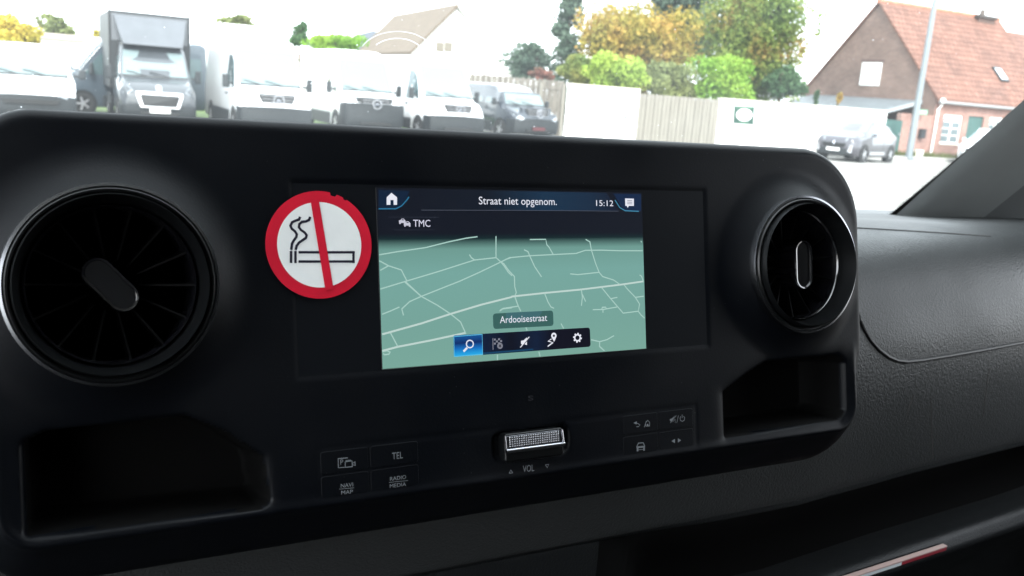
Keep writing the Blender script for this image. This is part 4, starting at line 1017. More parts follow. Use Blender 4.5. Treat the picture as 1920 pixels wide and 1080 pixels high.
def car(px, yb, heading, label, paint, name, L=4.12, Wd=1.80, H=1.57, cat='car', group=None):
    p = G(px, yb) if yb else Vector((hit(px, 290, Vector((0, HY-2.5, 0)), Vector((0, 1, 0))).x, HY-2.5, 0)); root = empty(name, p, heading-pi/2, label, cat, group); hw = Wd/2; P_ = K[paint]
    o_ = L/2                                              # origin at the middle of the car
    T = lambda y: y+o_
    tab = [(T(0), .40, .60, .78, hw*.66, hw*.72, hw*.68, .06), (T(-.10), .28, .66, .90, hw*.86, hw*.88, hw*.80, .08), (T(-.35), .22, .80, .99, hw*.96, hw*.97, hw*.86, .10), (T(-.95), .20, .95, 1.08, hw, hw, hw*.86, .10),
           (T(-1.12), .20, .97, 1.14, hw, hw, hw*.84, .09), (T(-1.85), .20, .99, 1.50, hw, hw, hw*.70, .10), (T(-2.2), .20, 1.0, H, hw, hw, hw*.70, .12), (T(-3.1), .20, 1.02, H-.02, hw, hw, hw*.69, .12),
           (T(-3.75), .22, 1.04, H-.14, hw*.99, hw, hw*.66, .12), (T(-3.98), .28, 1.02, 1.16, hw*.95, hw*.95, hw*.80, .10), (T(-L), .40, .80, .98, hw*.84, hw*.86, hw*.78, .08)]
    body_mesh(tab).build('body', P_, root, smooth=True, angle=42)
    def nose(x, z):
        for i in range(0, 300):
            y = T(-i*.01); zb, zm, zt, wl, wm, wt, r = lerp_prof(tab, y)
            if z <= zt+.001 and z >= zb and abs(x) <= side_x(tab, y, z)+.001: return y
        return 0
    vs = []; nx, nz_ = 5, 4
    for j in range(nz_):
        z = 1.14+(1.47-1.14)*j/(nz_-1); wv = hw*(.80-.14*j/(nz_-1))
        for i in range(nx): f_ = -1+2*i/(nx-1); vs.append((wv*f_, nose(0, z)+.02, z+.005))
    n0 = len(vs); vs += [(x, y-.05, z-.03) for x, y, z in vs]
    fs = [(j*nx+i, j*nx+i+1, (j+1)*nx+i+1, (j+1)*nx+i) for j in range(nz_-1) for i in range(nx-1)]
    fs += [(n0+a, n0+d, n0+c, n0+b_) for a, b_, c, d in fs]
    MB().add(vs, fs).build('windscreen', K['windglass'], root, smooth=True)
    for s in (1, -1):
        side_glass(tab, [(T(-1.42), 1.03), (T(-1.98), 1.42), (T(-2.55), 1.46), (T(-2.57), 1.03)], s).build('side_window', K['carglass'], root)
        side_glass(tab, [(T(-2.63), 1.03), (T(-2.61), 1.46), (T(-3.2), 1.43), (T(-3.62), 1.24), (T(-3.55), 1.08)], s).build('side_window', K['carglass'], root)
        side_glass(tab, [(T(-1.3), .30), (T(-1.3), .42), (T(-2.75), .42), (T(-2.75), .30)], s, .02).build('door_sill', K['rim'], root)
        for yy in (-1.45, -2.6, -3.45): side_glass(tab, [(T(yy), .45), (T(yy), 1.0), (T(yy-.012), 1.0), (T(yy-.012), .45)], s, .004).build('door_gap', K['seal'], root)
        mirror(root, s, s*(hw*.97), T(-1.45), 1.08, .13, .17, P_, arm=False)
        for yw in (T(-.83), T(-3.43)):
            MB().lathe([(.0001, s*(hw+.006)), (.39, s*(hw+.006)), (.39, s*(hw-.2)), (.0001, s*(hw-.2))], 28, (0, yw, .33), ax=0).build('wheel_arch', K['seal'], root)
            wheel(root, s*(hw-.085), yw, .325, .21)
        face_patch(nose, [(s*x*hw, z) for x, z in [(.45, .80), (.80, .74), (.84, .84), (.50, .90)]], .03, .12).build('headlight', K['lamp'], root, bevel=.01)
        face_patch(nose, [(s*x*hw, z) for x, z in [(.62, .40), (.78, .36), (.80, .66), (.70, .66)]], .03, .12).build('fog_lamp_surround', K['rim'], root)
    MB().prism([(-hw*.86, T(-.3)), (-hw*.70, T(.0)), (-hw*.3, T(.05)), (hw*.3, T(.05)), (hw*.70, T(.0)), (hw*.86, T(-.3))], .26, .50).build('bumper', K['trim'], root, bevel=.03)
    face_patch(nose, [(-.40, .56), (.40, .56), (.48, .70), (-.48, .70)], .05, .1).build('grille', K['seal'], root)
    face_patch(nose, [(0, .64), (.05, .72), (0, .80), (-.05, .72)], .07, .04).build('emblem', K['chrome'], root)
    MB().box(-.26, .26, T(.05), T(.07), .40, .51).build('number_plate', K['plate'], root)
    for s in (1, -1): MB().tube([(s*hw*.62, T(-2.0), H+.01), (s*hw*.62, T(-3.3), H-.02)], .018, 6).build('roof_rail', K['rim'], root)
    return root
car(1601, 300.5, pi+R_(9)+R_(10), 'silver grey crossover car parked beside the white wall, nose to the left', 'silver', 'silver_car')
car(1852, None, pi+R_(22), 'white car half hidden by the windscreen pillar in front of the brick house', 'white_paint', 'white_car', L=4.2, H=1.62)

# ---------------------------------------------------------------- walls, gate, fences
K['render'] = mat('white_render', (.80, .79, .76), .85, var=.05, vscale=1.2)
K['grey_wood'] = plank_mat('weathered_wood', (.11, .095, .08), (.19, .17, .145))
K['pale_wood'] = plank_mat('pale_panels', (.175, .16, .135), (.215, .198, .168))
K['cap'] = mat('coping', (.62, .58, .50), .8, var=.1)
K['green'] = mat('green_painted_wood', (.03, .085, .075), .55, var=.1)
def col_pt(x, y, Z): p = AT(x, y, Z); return Vector((p.x, p.y, 0))
w0 = col_pt(1064, 178, 36.3); w1 = col_pt(1198, 188, 37.3); w2 = col_pt(1350, 197, 38.4); w3 = col_pt(1662, 222, 40.8)
def top_z(x, y, P0):                                       # height at which the pixel ray passes over ground point P0
    d = ray(x, y); t = hypot(P0.x, P0.y)/hypot(d.x, d.y); return CAM.z+d.z*t
def wallseg(mb, a, c, za, zc, th=.2, z0=0):
    d = (c-a); d.z = 0; d.normalize(); n_ = Vector((-d.y, d.x, 0))*th
    return mb.hexa([tuple(a+Vector((0, 0, z0))), tuple(c+Vector((0, 0, z0))), tuple(c+n_+Vector((0, 0, z0))), tuple(a+n_+Vector((0, 0, z0)))], [tuple(a+Vector((0, 0, za))), tuple(c+Vector((0, 0, zc))), tuple(c+n_+Vector((0, 0, zc))), tuple(a+n_+Vector((0, 0, za)))])
hg = (top_z(1064, 160, w0)+top_z(1198, 167, w1))/2
g_ = empty('garden_gate', w0, 0, 'smooth white sliding gate panel between the dark wooden fence and pale panelled fence', 'gate')
def gk(mb, name, m, root, **k): return mb.build(name, m, root, world=True, **k)
gk(wallseg(MB(), w0, w1, hg, hg, .12), 'gate_panel', K['render'], g_, bevel=.01)
gk(wallseg(MB(), w0-Vector((0, .03, 0)), w1-Vector((0, .03, 0)), hg+.05, hg+.05, .18, hg-.0), 'top_rail', K['cap'], g_)
ph = w0.lerp(w1, .82)-Vector((0, .12, 0))
gk(MB().box(ph.x-.10, ph.x+.10, ph.y, ph.y+.08, 1.0, 1.05), 'gate_handle', K['trim'], g_)
hp = (top_z(1202, 176, w1)+top_z(1348, 186, w2))/2
f_ = empty('panel_fence', w1, 0, 'pale vertical board fence between the white gate and the white wall', 'fence')
mb = MB(); nB = 20
for i in range(nB):
    a = w1.lerp(w2, (i+.06)/nB); c = w1.lerp(w2, (i+.94)/nB); off = Vector((0, .05+.012*(i % 2), 0)); wallseg(mb, a+off, c+off, hp+random.uniform(-.01, .01), hp, .03, .05)
gk(mb, 'boards', K['pale_wood'], f_)
gk(wallseg(MB(), w1+Vector((0, .14, 0)), w2+Vector((0, .14, 0)), hp-.1, hp-.1, .05, .1), 'backing_rail', K['grey_wood'], f_)
ww = empty('white_wall', w2, 0, 'long white rendered wall with thin coping behind the silver car', 'wall')
h2 = top_z(1355, 186, w2); h3 = top_z(1660, 209, w3)
gk(wallseg(MB(), w2, w3, h2, h3, .25), 'wall', K['render'], ww)
gk(wallseg(MB(), w2-Vector((0, .04, 0)), w3-Vector((0, .04, 0)), h2+.05, h3+.05, .33, 0), 'coping_base', K['render'], ww) if False else None
cp = MB(); d_ = (w3-w2).normalized(); n_ = Vector((-d_.y, d_.x, 0))
a, c = w2-n_*.04, w3-n_*.04
cp.hexa([tuple(a+Vector((0, 0, h2+.002))), tuple(c+Vector((0, 0, h3+.002))), tuple(c+n_*.33+Vector((0, 0, h3+.002))), tuple(a+n_*.33+Vector((0, 0, h2+.002)))], [tuple(a+Vector((0, 0, h2+.05))), tuple(c+Vector((0, 0, h3+.05))), tuple(c+n_*.33+Vector((0, 0, h3+.05))), tuple(a+n_*.33+Vector((0, 0, h2+.05)))])
gk(cp, 'coping', K['cap'], ww)
# green sign with a white oval
sn_ = -n_
def on_wall(x, y, off): return hit(x, y, w2+sn_*off, n_)
sg = empty('wall_sign', on_wall(1395, 215, .02), 0, 'small dark green square sign with a white oval on the white wall', 'sign')
cs = [on_wall(x, y, .03) for x, y in [(1377, 198), (1415, 200), (1413, 234), (1375, 231)]]; cb_ = [p+n_*.03 for p in cs]
gk(MB().hexa([tuple(p) for p in cs], [tuple(p) for p in cb_]), 'sign_board', mat('sign_green', (.012, .05, .035), .5), sg)
gk(MB().add([tuple(on_wall(1395.5+14.5*cos(t), 215.5+11.5*sin(t), .036)) for t in np.linspace(0, 2*pi, 33)[:-1]], [tuple(range(32))]), 'white_oval', K['plate'], sg)
gk(MB().add([tuple(on_wall(x, y, .034)) for x, y in [(1381, 200.5), (1411, 202), (1411, 203.2), (1381, 201.7)]], [(0, 1, 2, 3)]).add([tuple(on_wall(x, y, .034)) for x, y in [(1385, 229.3), (1403, 230.5), (1403, 231.6), (1385, 230.4)]], [(0, 1, 2, 3)]), 'sign_lettering', mat('sign_pale_green', (.12, .25, .16), .5), sg)
# dark wooden fence behind the black van
fa = col_pt(880, 160, 37.5); fb = w0+Vector((-.05, .2, 0))
hf = top_z(1050, 151, fb); ff = empty('wooden_fence', fb, 0, 'weathered grey wooden board fence behind the black van', 'fence')
mb = MB(); nB = 34
for i in range(nB):
    a = fa.lerp(fb, (i+.05)/nB); c = fa.lerp(fb, (i+.95)/nB); off = Vector((0, .02*(i % 2), 0)); wallseg(mb, a+off, c+off, hf+random.uniform(-.04, .04), hf+random.uniform(-.04, .04), .03, .05)
gk(mb, 'boards', K['grey_wood'], ff)
for t in (0, .25, .5, .75, .985): 
    p = fa.lerp(fb, t); gk(MB().box(p.x-.06, p.x+.06, p.y-.12, p.y-.02, 0, hf-.12), 'post', K['pale_wood'], ff)
gk(wallseg(MB(), fa-Vector((0, .03, 0)), fb-Vector((0, .03, 0)), hf-.28, hf-.28, .03, hf-.38), 'rail', K['grey_wood'], ff)
# low pale building behind the vans
K['pale'] = mat('pale_cladding', (.62, .60, .57), .8, var=.08)
lb0, lb1 = col_pt(60, 90, 52), col_pt(600, 130, 58)
lb = empty('low_building', lb0, 0, 'long low pale building whose flat roof shows behind the parked vans', 'building')
hb0 = top_z(72, 76, lb0); hb1 = top_z(590, 90, lb1); hb0 = (hb0+hb1)/2
gk(wallseg(MB(), lb0, lb1, hb0-.3, hb0-.3, 8), 'wall', K['pale'], lb)
gk(wallseg(MB(), lb0-Vector((.1, .15, 0)), lb1+Vector((.1, -.15, 0)), hb0, hb0, 8.3, hb0-.3), 'roof', mat('roof_edge', (.45, .38, .36), .8), lb)
lw0, lw1 = col_pt(120, 150, 37), col_pt(420, 150, 38)
lwt = empty('low_wall', lw0, 0, 'low sandy wall showing beneath the blue grey van', 'wall')
gk(wallseg(MB(), lw0, lw1, .55, .55, .2), 'wall', mat('sand_wall', (.50, .44, .30), .9, var=.1), lwt)

# ---------------------------------------------------------------- brick house on the right
K['brick_g'] = brick_mat('brown_brick', (.135, .080, .064), (.185, .112, .090), (.185, .15, .125), ax='YZ')
K['brick_f'] = brick_mat('pink_brick', (.22, .105, .085), (.28, .145, .115), (.27, .20, .17), ax='XZ')
def tile_mat(name, c1, c2):
    m = bpy.data.materials.new(name); m.use_nodes = True; n = m.node_tree; b = n.nodes['Principled BSDF']; b.inputs['Roughness'].default_value = .8
    g = n.nodes.new('ShaderNodeNewGeometry'); sp = n.nodes.new('ShaderNodeSeparateXYZ'); cb = n.nodes.new('ShaderNodeCombineXYZ')
    n.links.new(g.outputs['Position'], sp.inputs[0]); n.links.new(sp.outputs[0], cb.inputs[0]); n.links.new(sp.outputs[2], cb.inputs[1])
    br = n.nodes.new('ShaderNodeTexBrick'); br.inputs['Brick Width'].default_value = .30; br.inputs['Row Height'].default_value = .26; br.inputs['Scale'].default_value = 1; br.inputs['Mortar Size'].default_value = .022; br.inputs['Mortar Smooth'].default_value = .4
    br.inputs['Color1'].default_value = tuple(c1)+(1,); br.inputs['Color2'].default_value = tuple(c2)+(1,); br.inputs['Mortar'].default_value = (.085, .028, .016, 1)
    n.links.new(cb.outputs[0], br.inputs[0])
    nz = n.nodes.new('ShaderNodeTexNoise'); nz.inputs['Scale'].default_value = .8; nz.inputs['Detail'].default_value = 8; nz.inputs['Roughness'].default_value = .7
    cr = n.nodes.new('ShaderNodeMapRange'); cr.inputs[1].default_value = .3; cr.inputs[2].default_value = .7; cr.inputs[3].default_value = .70; cr.inputs[4].default_value = 1.25
    vm = n.nodes.new('ShaderNodeVectorMath'); vm.operation = 'SCALE'
    n.links.new(g.outputs['Position'], nz.inputs[0]); n.links.new(nz.outputs[0], cr.inputs[0]); n.links.new(br.outputs[0], vm.inputs[0]); n.links.new(cr.outputs[0], vm.inputs['Scale']); n.links.new(vm.outputs[0], b.inputs['Base Color'])
    bp = n.nodes.new('ShaderNodeBump'); bp.inputs['Strength'].default_value = .8; bp.inputs['Distance'].default_value = .04; n.links.new(br.outputs['Fac'], bp.inputs['Height']); bp.invert = True; n.links.new(bp.outputs[0], b.inputs['Normal'])
    return m
K['tiles'] = tile_mat('orange_tiles', (.145, .066, .044), (.195, .092, .064))
P_g = Vector((1, 0, 0)); P_f = Vector((0, 1, 0))
on_gab = lambda x, y: hit(x, y, Vector((HX, HY, 0)), P_g)   # points on the gable wall plane
on_fr = lambda x, y: hit(x, y, Vector((HX, HY, 0)), P_f)    # points on the front wall plane
apex = on_gab(1650, 6); eave = on_gab(1768, 184)
ea = on_fr(1772, 184).z
rz_, ry_ = apex.z, apex.y
half = ry_-HY
print('house', HX, HY, 'apex', apex, 'eave', ea, 'half', half, 'top at gate', hg, 'wall', h2, h3, 'fence', hf, hp, 'low', hb0)
HL = 9.5
hs_ = empty('brick_house', (HX, HY, 0), 0, 'old brick house with brown gable, orange tiled roof and green door', 'house')
mb = MB(); mb.add([(HX, HY, 0), (HX, HY+2*half, 0), (HX, HY+2*half, ea), (HX, ry_, rz_-.06), (HX, HY, ea), (HX+.3, HY, 0), (HX+.3, HY+2*half, 0), (HX+.3, HY+2*half, ea), (HX+.3, ry_, rz_-.06), (HX+.3, HY, ea)],
   [(0, 1, 2, 3, 4), (9, 8, 7, 6, 5), (0, 4, 9, 5), (1, 6, 7, 2), (2, 7, 8, 3), (3, 8, 9, 4)])
gk(mb, 'gable_wall', K['brick_g'], hs_)
# front wall with openings
wins = []
def opening(x0, y0, x1, y1):
    a, c = on_fr(x0, y0), on_fr(x1, y1); return (a.x, c.x, c.z, a.z)
W1 = opening(1771, 214, 1797, 270); D1 = opening(1817, 217, 1837, 268); W2 = opening(1857, 219, 1877, 248)
D1 = (D1[0], D1[1], .12, D1[3]); W2 = (W2[0], W2[1], W1[2], W2[3])
ops = sorted([W1, D1, W2]+[(HX+HL-2.6, HX+HL-1.5, W1[2], W1[3])])
mb = MB(); x = HX+.302; xe = HX+HL
for (a, c, z0, z1) in ops:
    mb.box(x, a, HY-.002, HY+.3, 0, ea); mb.box(a, c, HY-.002, HY+.3, 0, z0) if z0 > .2 else None; mb.box(a, c, HY-.002, HY+.3, z1, ea); x = c
mb.box(x, xe, HY-.002, HY+.3, 0, ea); mb.box(HX+.302, HX+HL, HY+2*half-.3, HY+2*half, 0, ea)
mb.box(HX, HX+.302, HY-.006, HY-.002, 0, ea)
gk(mb, 'front_wall', K['brick_f'], hs_)
K['shut'] = mat('white_frame', (.78, .77, .74), .5)
K['winglass'] = mat('house_glass', (.10, .13, .14), .08, spec=.8)
for (a, c, z0, z1) in ops:
    if z0 < .2:
        d_ = gk(MB().box(a, c, HY+.08, HY+.13, z0, z1), 'door', K['green'], hs_); gk(MB().box(a+.06, a+.10, HY+.03, HY+.08, 1.0, 1.15), 'door_handle', K['rim'], d_); continue
    wf = MB(); t = .06
    wf.box(a, a+t, HY+.06, HY+.14, z0, z1); wf.box(c-t, c, HY+.06, HY+.14, z0, z1); wf.box(a+t, c-t, HY+.06, HY+.14, z0, z0+t); wf.box(a+t, c-t, HY+.06, HY+.14, z1-.22, z1)
    wf.box((a+c)/2-.035, (a+c)/2+.035, HY+.065, HY+.135, z0+t, z1-.22)
    for k in (.28, .52, .76): wf.box(a+t, c-t, HY+.07, HY+.13, z0+(z1-z0)*k-.02, z0+(z1-z0)*k+.02)
    wn_ = gk(wf, 'window', K['shut'], hs_)
    gk(MB().box(a+.02, c-.02, HY+.10, HY+.115, z0+.02, z1-.02), 'pane', K['winglass'], wn_)
    gk(MB().box(a-.06, c+.06, HY-.05, HY+.06, z0-.07, z0), 'window_sill', K['cap'], wn_)
# gable window
g0 = on_gab(1618, 117); g1 = on_gab(1648, 161); cyw = (g0.y+g1.y)/2; hwid = abs(g0.y-g1.y)/2
wn_ = gk(MB().box(HX-.03, HX+.05, cyw-hwid, cyw+hwid, g1.z, g0.z), 'gable_window', mat('white_shutter', (.80, .80, .78), .6), hs_)
gk(MB().box(HX-.012, HX+.02, cyw-hwid-.12, cyw+hwid+.12, g0.z+.002, g0.z+.16), 'lintel', mat('dark_lintel', (.10, .06, .05), .8), wn_)
# roof slopes with thickness
ov = .22; sl = (rz_-ea)/half
mb = MB()
def slope(s):
    y_e = HY-ov if s < 0 else HY+2*half+ov; z_e = ea-ov*sl
    return mb.hexa([(HX-.12, y_e, z_e), (HX+HL, y_e, z_e), (HX+HL, ry_, rz_), (HX-.12, ry_, rz_)], [(HX-.12, y_e, z_e+.14), (HX+HL, y_e, z_e+.14), (HX+HL, ry_, rz_+.14), (HX-.12, ry_, rz_+.14)])
slope(-1); slope(1)
rf = gk(mb, 'roof', K['tiles'], hs_)
gk(MB().tube([(HX-.15, ry_, rz_+.12), (HX+HL, ry_, rz_+.12)], .13, 10), 'ridge_tiles', mat('ridge', (.40, .16, .10), .8, var=.2), rf)
gk(MB().tube([(HX-.1, HY-ov-.06, ea-ov*sl+.02), (HX+HL, HY-ov-.06, ea-ov*sl+.02)], .075, 10), 'gutter', mat('zinc', (.22, .22, .22), .5), hs_)
gk(MB().tube([(HX+.2, HY-.25, ea-.25), (HX+.12, HY-.10, ea-.55), (HX+.12, HY-.10, .1)], .055, 8), 'downpipe', K['shut'], hs_)
# skylight on the front slope
nsl = Vector((0, -sl, 1)).normalized(); base = Vector((HX, HY-ov, ea-ov*sl+.14))
def on_roof(x, y, off=0): return hit(x, y, base+nsl*off, nsl)
q = [on_roof(x, y, .05) for x, y in [(1861, 124), (1875, 125), (1890, 152), (1876, 152)]]
x0_, x1_ = (q[0].x+q[3].x)/2, (q[1].x+q[2].x)/2; yb0, yb1 = q[0].y, q[2].y
def rp(x, y, off): z = base.z+(y-base.y)*sl; return tuple(Vector((x, y, z))+nsl*off)
sk_ = gk(MB().hexa([rp(x0_, yb1, 0), rp(x1_, yb1, 0), rp(x1_, yb0, 0), rp(x0_, yb0, 0)], [rp(x0_, yb1, .09), rp(x1_, yb1, .09), rp(x1_, yb0, .09), rp(x0_, yb0, .09)]), 'skylight', K['trim'], rf)
gk(MB().hexa([rp(x0_+.08, yb1+.08, .09), rp(x1_-.08, yb1+.08, .09), rp(x1_-.08, yb0-.08, .09), rp(x0_+.08, yb0-.08, .09)], [rp(x0_+.08, yb1+.08, .10), rp(x1_-.08, yb1+.08, .10), rp(x1_-.08, yb0-.08, .10), rp(x0_+.08, yb0-.08, .10)]), 'skylight_pane', mat('sky_pane', (.6, .65, .68), .08, spec=1), rf)
# chimney
c0 = hit(1822, 50, Vector((0, ry_, 0)), P_f); c1 = hit(1853, 50, Vector((0, ry_, 0)), P_f); ctop = hit(1838, 26, Vector((0, ry_, 0)), P_f).z
chm = gk(MB().box(c0.x, c1.x, ry_-.35, ry_+.35, rz_-.5, ctop-.25), 'chimney', brick_mat('chimney_brick', (.07, .035, .028), (.10, .055, .042), (.12, .09, .075)), rf)
gk(MB().box(c0.x-.1, c1.x+.1, ry_-.45, ry_+.45, ctop-.25, ctop-.1), 'chimney_cap', mat('chimney_cap', (.05, .04, .035), .8), rf)
gk(MB().lathe([(.16, ctop-.1), (.13, ctop+.25), (.0001, ctop+.25)], 14, ((c0.x+c1.x)/2, ry_, 0)), 'chimney_pot', mat('chimney_pot', (.10, .08, .07), .8), rf)
# second, taller house attached at the far end
X2 = HX+HL
h2o = empty('tiled_house', (X2, HY, 0), 0, 'adjoining tiled house joined to the far end of the brick house', 'house')
rz2 = rz_-.55; 
mb = MB(); y0_, y1_ = HY-.6, HY+2*half+.5; ym = ry_
mb.add([(X2+.01, y0_, 0), (X2+.01, y1_, 0), (X2+.01, y1_, ea+.2), (X2+.01, ym, rz2-.05), (X2+.01, y0_, ea+.2), (X2+13, y0_, 0), (X2+13, y1_, 0), (X2+13, y1_, ea+.2), (X2+13, ym, rz2-.05), (X2+13, y0_, ea+.2)],
   [(0, 1, 2, 3, 4), (9, 8, 7, 6, 5), (0, 4, 9, 5), (1, 6, 7, 2), (2, 7, 8, 3), (3, 8, 9, 4)])
gk(mb, 'wall', K['brick_f'], h2o)
mb = MB()
for s in (-1, 1):
    ye = y0_-.2 if s < 0 else y1_+.2
    s2 = (rz2-ea-.2)/abs((y0_ if s < 0 else y1_)-ym); ze = ea+.2-.2*s2
    mb.hexa([(X2-.1, ye, ze), (X2+13.2, ye, ze), (X2+13.2, ym, rz2), (X2-.1, ym, rz2)], [(X2-.1, ye, ze+.14), (X2+13.2, ye, ze+.14), (X2+13.2, ym, rz2+.14), (X2-.1, ym, rz2+.14)])
gk(mb, 'roof', K['tiles'], h2o)
# street name plate, mailbox, junction box
def gable_box(x0, y0, x1, y1, th, name, m, label, cat):
    a, c = on_gab(x0, y0), on_gab(x1, y1)
    o = empty(name, ((HX-th), (a.y+c.y)/2, min(a.z, c.z)), 0, label, cat)
    lo, hi = sorted((a.y, c.y)); z0, z1 = sorted((a.z, c.z))
    return o, lo, hi, z0, z1
K['galv0'] = mat('verge_grey', (.30, .32, .33), .5)
# annex (carport) in front of the gable
ax0 = HX-3.6
an = empty('carport', (ax0, HY+1.0, 0), 0, 'carport with grey sloping sheet roof built against the brown gable', 'carport')
za0 = on_gab(1700, 186).z
ya_ = HY+.8; hi_ = hit(1701, 186, Vector((0, ya_, 0)), P_f); lo_ = hit(1628, 205, Vector((0, ya_, 0)), P_f)
sl_ = (hi_.z-lo_.z)/(hi_.x-lo_.x); xl = HX-6.5; zl_ = hi_.z-sl_*(HX-xl)
print('carport', hi_, lo_, zl_)
gk(MB().hexa([(xl, ya_, zl_-.10), (HX-.02, ya_, hi_.z-.10), (HX-.02, HY+8, hi_.z-.10), (xl, HY+8, zl_-.10)], [(xl, ya_, zl_), (HX-.02, ya_, hi_.z), (HX-.02, HY+8, hi_.z), (xl, HY+8, zl_)]), 'roof', mat('grey_sheet', (.12, .135, .145), .6, var=.15), an)
gk(MB().hexa([(xl, ya_-.04, zl_-.16), (HX-.02, ya_-.04, hi_.z-.16), (HX-.02, ya_-.002, hi_.z-.16), (xl, ya_-.002, zl_-.16)], [(xl, ya_-.04, zl_+.02), (HX-.02, ya_-.04, hi_.z+.02), (HX-.02, ya_-.002, hi_.z+.02), (xl, ya_-.002, zl_+.02)]), 'verge_board', K['galv0'], an)
gk(MB().box(xl, xl+.15, ya_, HY+8, 0, zl_-.2), 'back_wall', mat('grey_boards', (.12, .12, .12), .8, var=.1), an)
for x_ in (HX-3.2, HX-.3): gk(MB().box(x_-.07, x_+.07, ya_+.05, ya_+.19, 0, hi_.z-sl_*(HX-x_)-.12), 'post', K['grey_wood'], an)
ga_, gb_ = hit(1661, 224, Vector((0, HY-.15, 0)), P_f), hit(1694, 226, Vector((0, HY-.15, 0)), P_f)
gd = empty('green_gate', (ga_.x, HY-.1, 0), 0, 'dark green wooden door between the white wall and the brick house', 'gate')
mb = MB(); k = 7; zg = (ga_.z+gb_.z)/2
for i in range(k): mb.box(ga_.x+(gb_.x-ga_.x)*i/k+.01, ga_.x+(gb_.x-ga_.x)*(i+1)/k-.005, HY-.12, HY-.08, .12, zg)
gk(mb, 'boards', K['green'], gd)
gk(MB().box(ga_.x, gb_.x, HY-.078, HY-.04, .5, .6).box(ga_.x, gb_.x, HY-.078, HY-.04, zg-.4, zg-.3), 'rails', K['green'], gd)
gk(MB().box(gb_.x-.15, gb_.x-.1, HY-.16, HY-.12, 1.0, 1.12), 'handle', K['rim'], gd)
gk(MB().box(gb_.x+.0, HX-.01, HY+.0, HY+.25, 0, zg+.35), 'brick_return', K['brick_f'], hs_)
def placed_box(cx_, cy_, w_, h_, name, m, label, cat, yoff=-.12, extra=None):
    p = hit(cx_, cy_, Vector((0, HY+yoff, 0)), P_f); o = empty(name, p, 0, label, cat)
    mb = MB().box(-w_/2, w_/2, -.10, .10, -h_/2, h_/2); mb.build('housing', m, o, bevel=.02); return o, p
o, p = placed_box(1729, 251, .32, .42, 'letter_box', K['trim'], 'dark letter box fixed to the brick wall beside the lamp post', 'letter box')
MB().box(-.12, .12, -.115, -.10, .08, .12).build('slot', K['seal'], o); MB().box(-.16, .16, -.13, .10, .21, .235).build('lid', K['trim'], o)
o, p = placed_box(1722, 288, .50, .36, 'meter_box', K['cap'], 'small beige meter box at the foot of the brick wall', 'meter box', -.2)
MB().box(-.2, .2, -.115, -.10, -.13, .13).build('hatch', K['pale'], o)
o = empty('street_name_plate', hit(1727, 210, Vector((0, HY-.3, 0)), P_f), R_(-8), 'small green street plate on the brick wall near the lamp post', 'sign')
MB().box(-.38, .38, -.02, .02, -.12, .12).build('plate', mat('street_green', (.10, .22, .14), .5), o); MB().box(-.33, .33, -.024, -.02, -.075, .075).build('plate_field', mat('street_pale', (.30, .42, .32), .5), o)
o = empty('wall_lamp', hit(1768, 189, Vector((0, HY-.3, 0)), P_f), 0, 'small round white security lamp under the roof gutter', 'lamp')
MB().lathe([(.0001, .13), (.09, .10), (.13, .0), (.10, -.08), (.0001, -.11)], 16).build('globe', K['shut'], o, smooth=True); MB().box(-.02, .02, 0, .25, .0, .05).build('bracket', K['trim'], o)
# lamp post
lp = G(1703, 299.5); lo = empty('lamp_post', lp, 0, 'tall thin galvanised grey lamp post in front of the brick house', 'lamp post')
K['galv'] = mat('galvanised', (.19, .215, .23), .45, metal=.3, var=.06)
MB().tube([(0, 0, 0), (0, 0, 5), (0, 0, 9.5)], .155, 16, r1=.085).build('post', K['galv'], lo, smooth=True)
MB().box(-.17, .17, -.17, .17, 0, .12).build('base_plate', K['galv'], lo, bevel=.02)
arm_ = MB().tube([(0, 0, 9.4), (0, -.5, 9.8), (0, -1.4, 10)], .05, 8).build('arm', K['galv'], lo, smooth=True)
MB().box(-.15, .15, -2.0, -1.35, 9.93, 10.06).build('lamp_head', K['trim'], arm_, bevel=.04)
# the seat of the road: kerb in front of the house
struct('kerb', MB().box(30.0, 120, HY-1.75, HY-1.602, 0, .11), K['kerbstone'])

# ---------------------------------------------------------------- white house and dark roof in the middle distance
Zw = 62
pA = AT(857, 13, Zw); mid = Vector((pA.x, pA.y, 0))
hh = empty('white_house', mid, 0, 'white gabled house with faded brown roof beyond the parked vans', 'house')
pB = AT(740, 33, Zw*143/114); rd = Vector((pB.x-pA.x, pB.y-pA.y, 0)); RL = rd.length; rd.normalize()
gd_ = Vector((rd.y, -rd.x, 0))                            # along the gable wall, to the right
gl_ = hit(772, 97, mid, rd); gr_ = hit(958, 145, mid, rd)
zap = pA.z; zel = gl_.z; zer = gr_.z
Lg = abs((gl_-mid).dot(gd_)); Rg = abs((gr_-mid).dot(gd_))
def gp_(s, z, b_=0): v = mid+gd_*s+rd*b_; return (v.x, v.y, z)
zlow = min(zel, zer)-.3
gk(MB().add([gp_(-Lg, 0), gp_(Rg, 0), gp_(Rg, zer), gp_(0, zap-.1), gp_(-Lg, zel), gp_(-Lg, 0, RL), gp_(Rg, 0, RL), gp_(Rg, zer, RL), gp_(0, zap-.1, RL), gp_(-Lg, zel, RL)],
   [(0, 1, 2, 3, 4), (9, 8, 7, 6, 5), (0, 5, 6, 1), (1, 6, 7, 2), (4, 9, 5, 0), (2, 7, 8, 3), (3, 8, 9, 4)]), 'wall', K['render'], hh)
def rslab(mb, s0, z0, s1, z1, b0, b1, th=.2): return mb.hexa([gp_(s0, z0, b0), gp_(s1, z1, b0), gp_(s1, z1, b1), gp_(s0, z0, b1)], [gp_(s0, z0+th, b0), gp_(s1, z1+th, b0), gp_(s1, z1+th, b1), gp_(s0, z0+th, b1)])
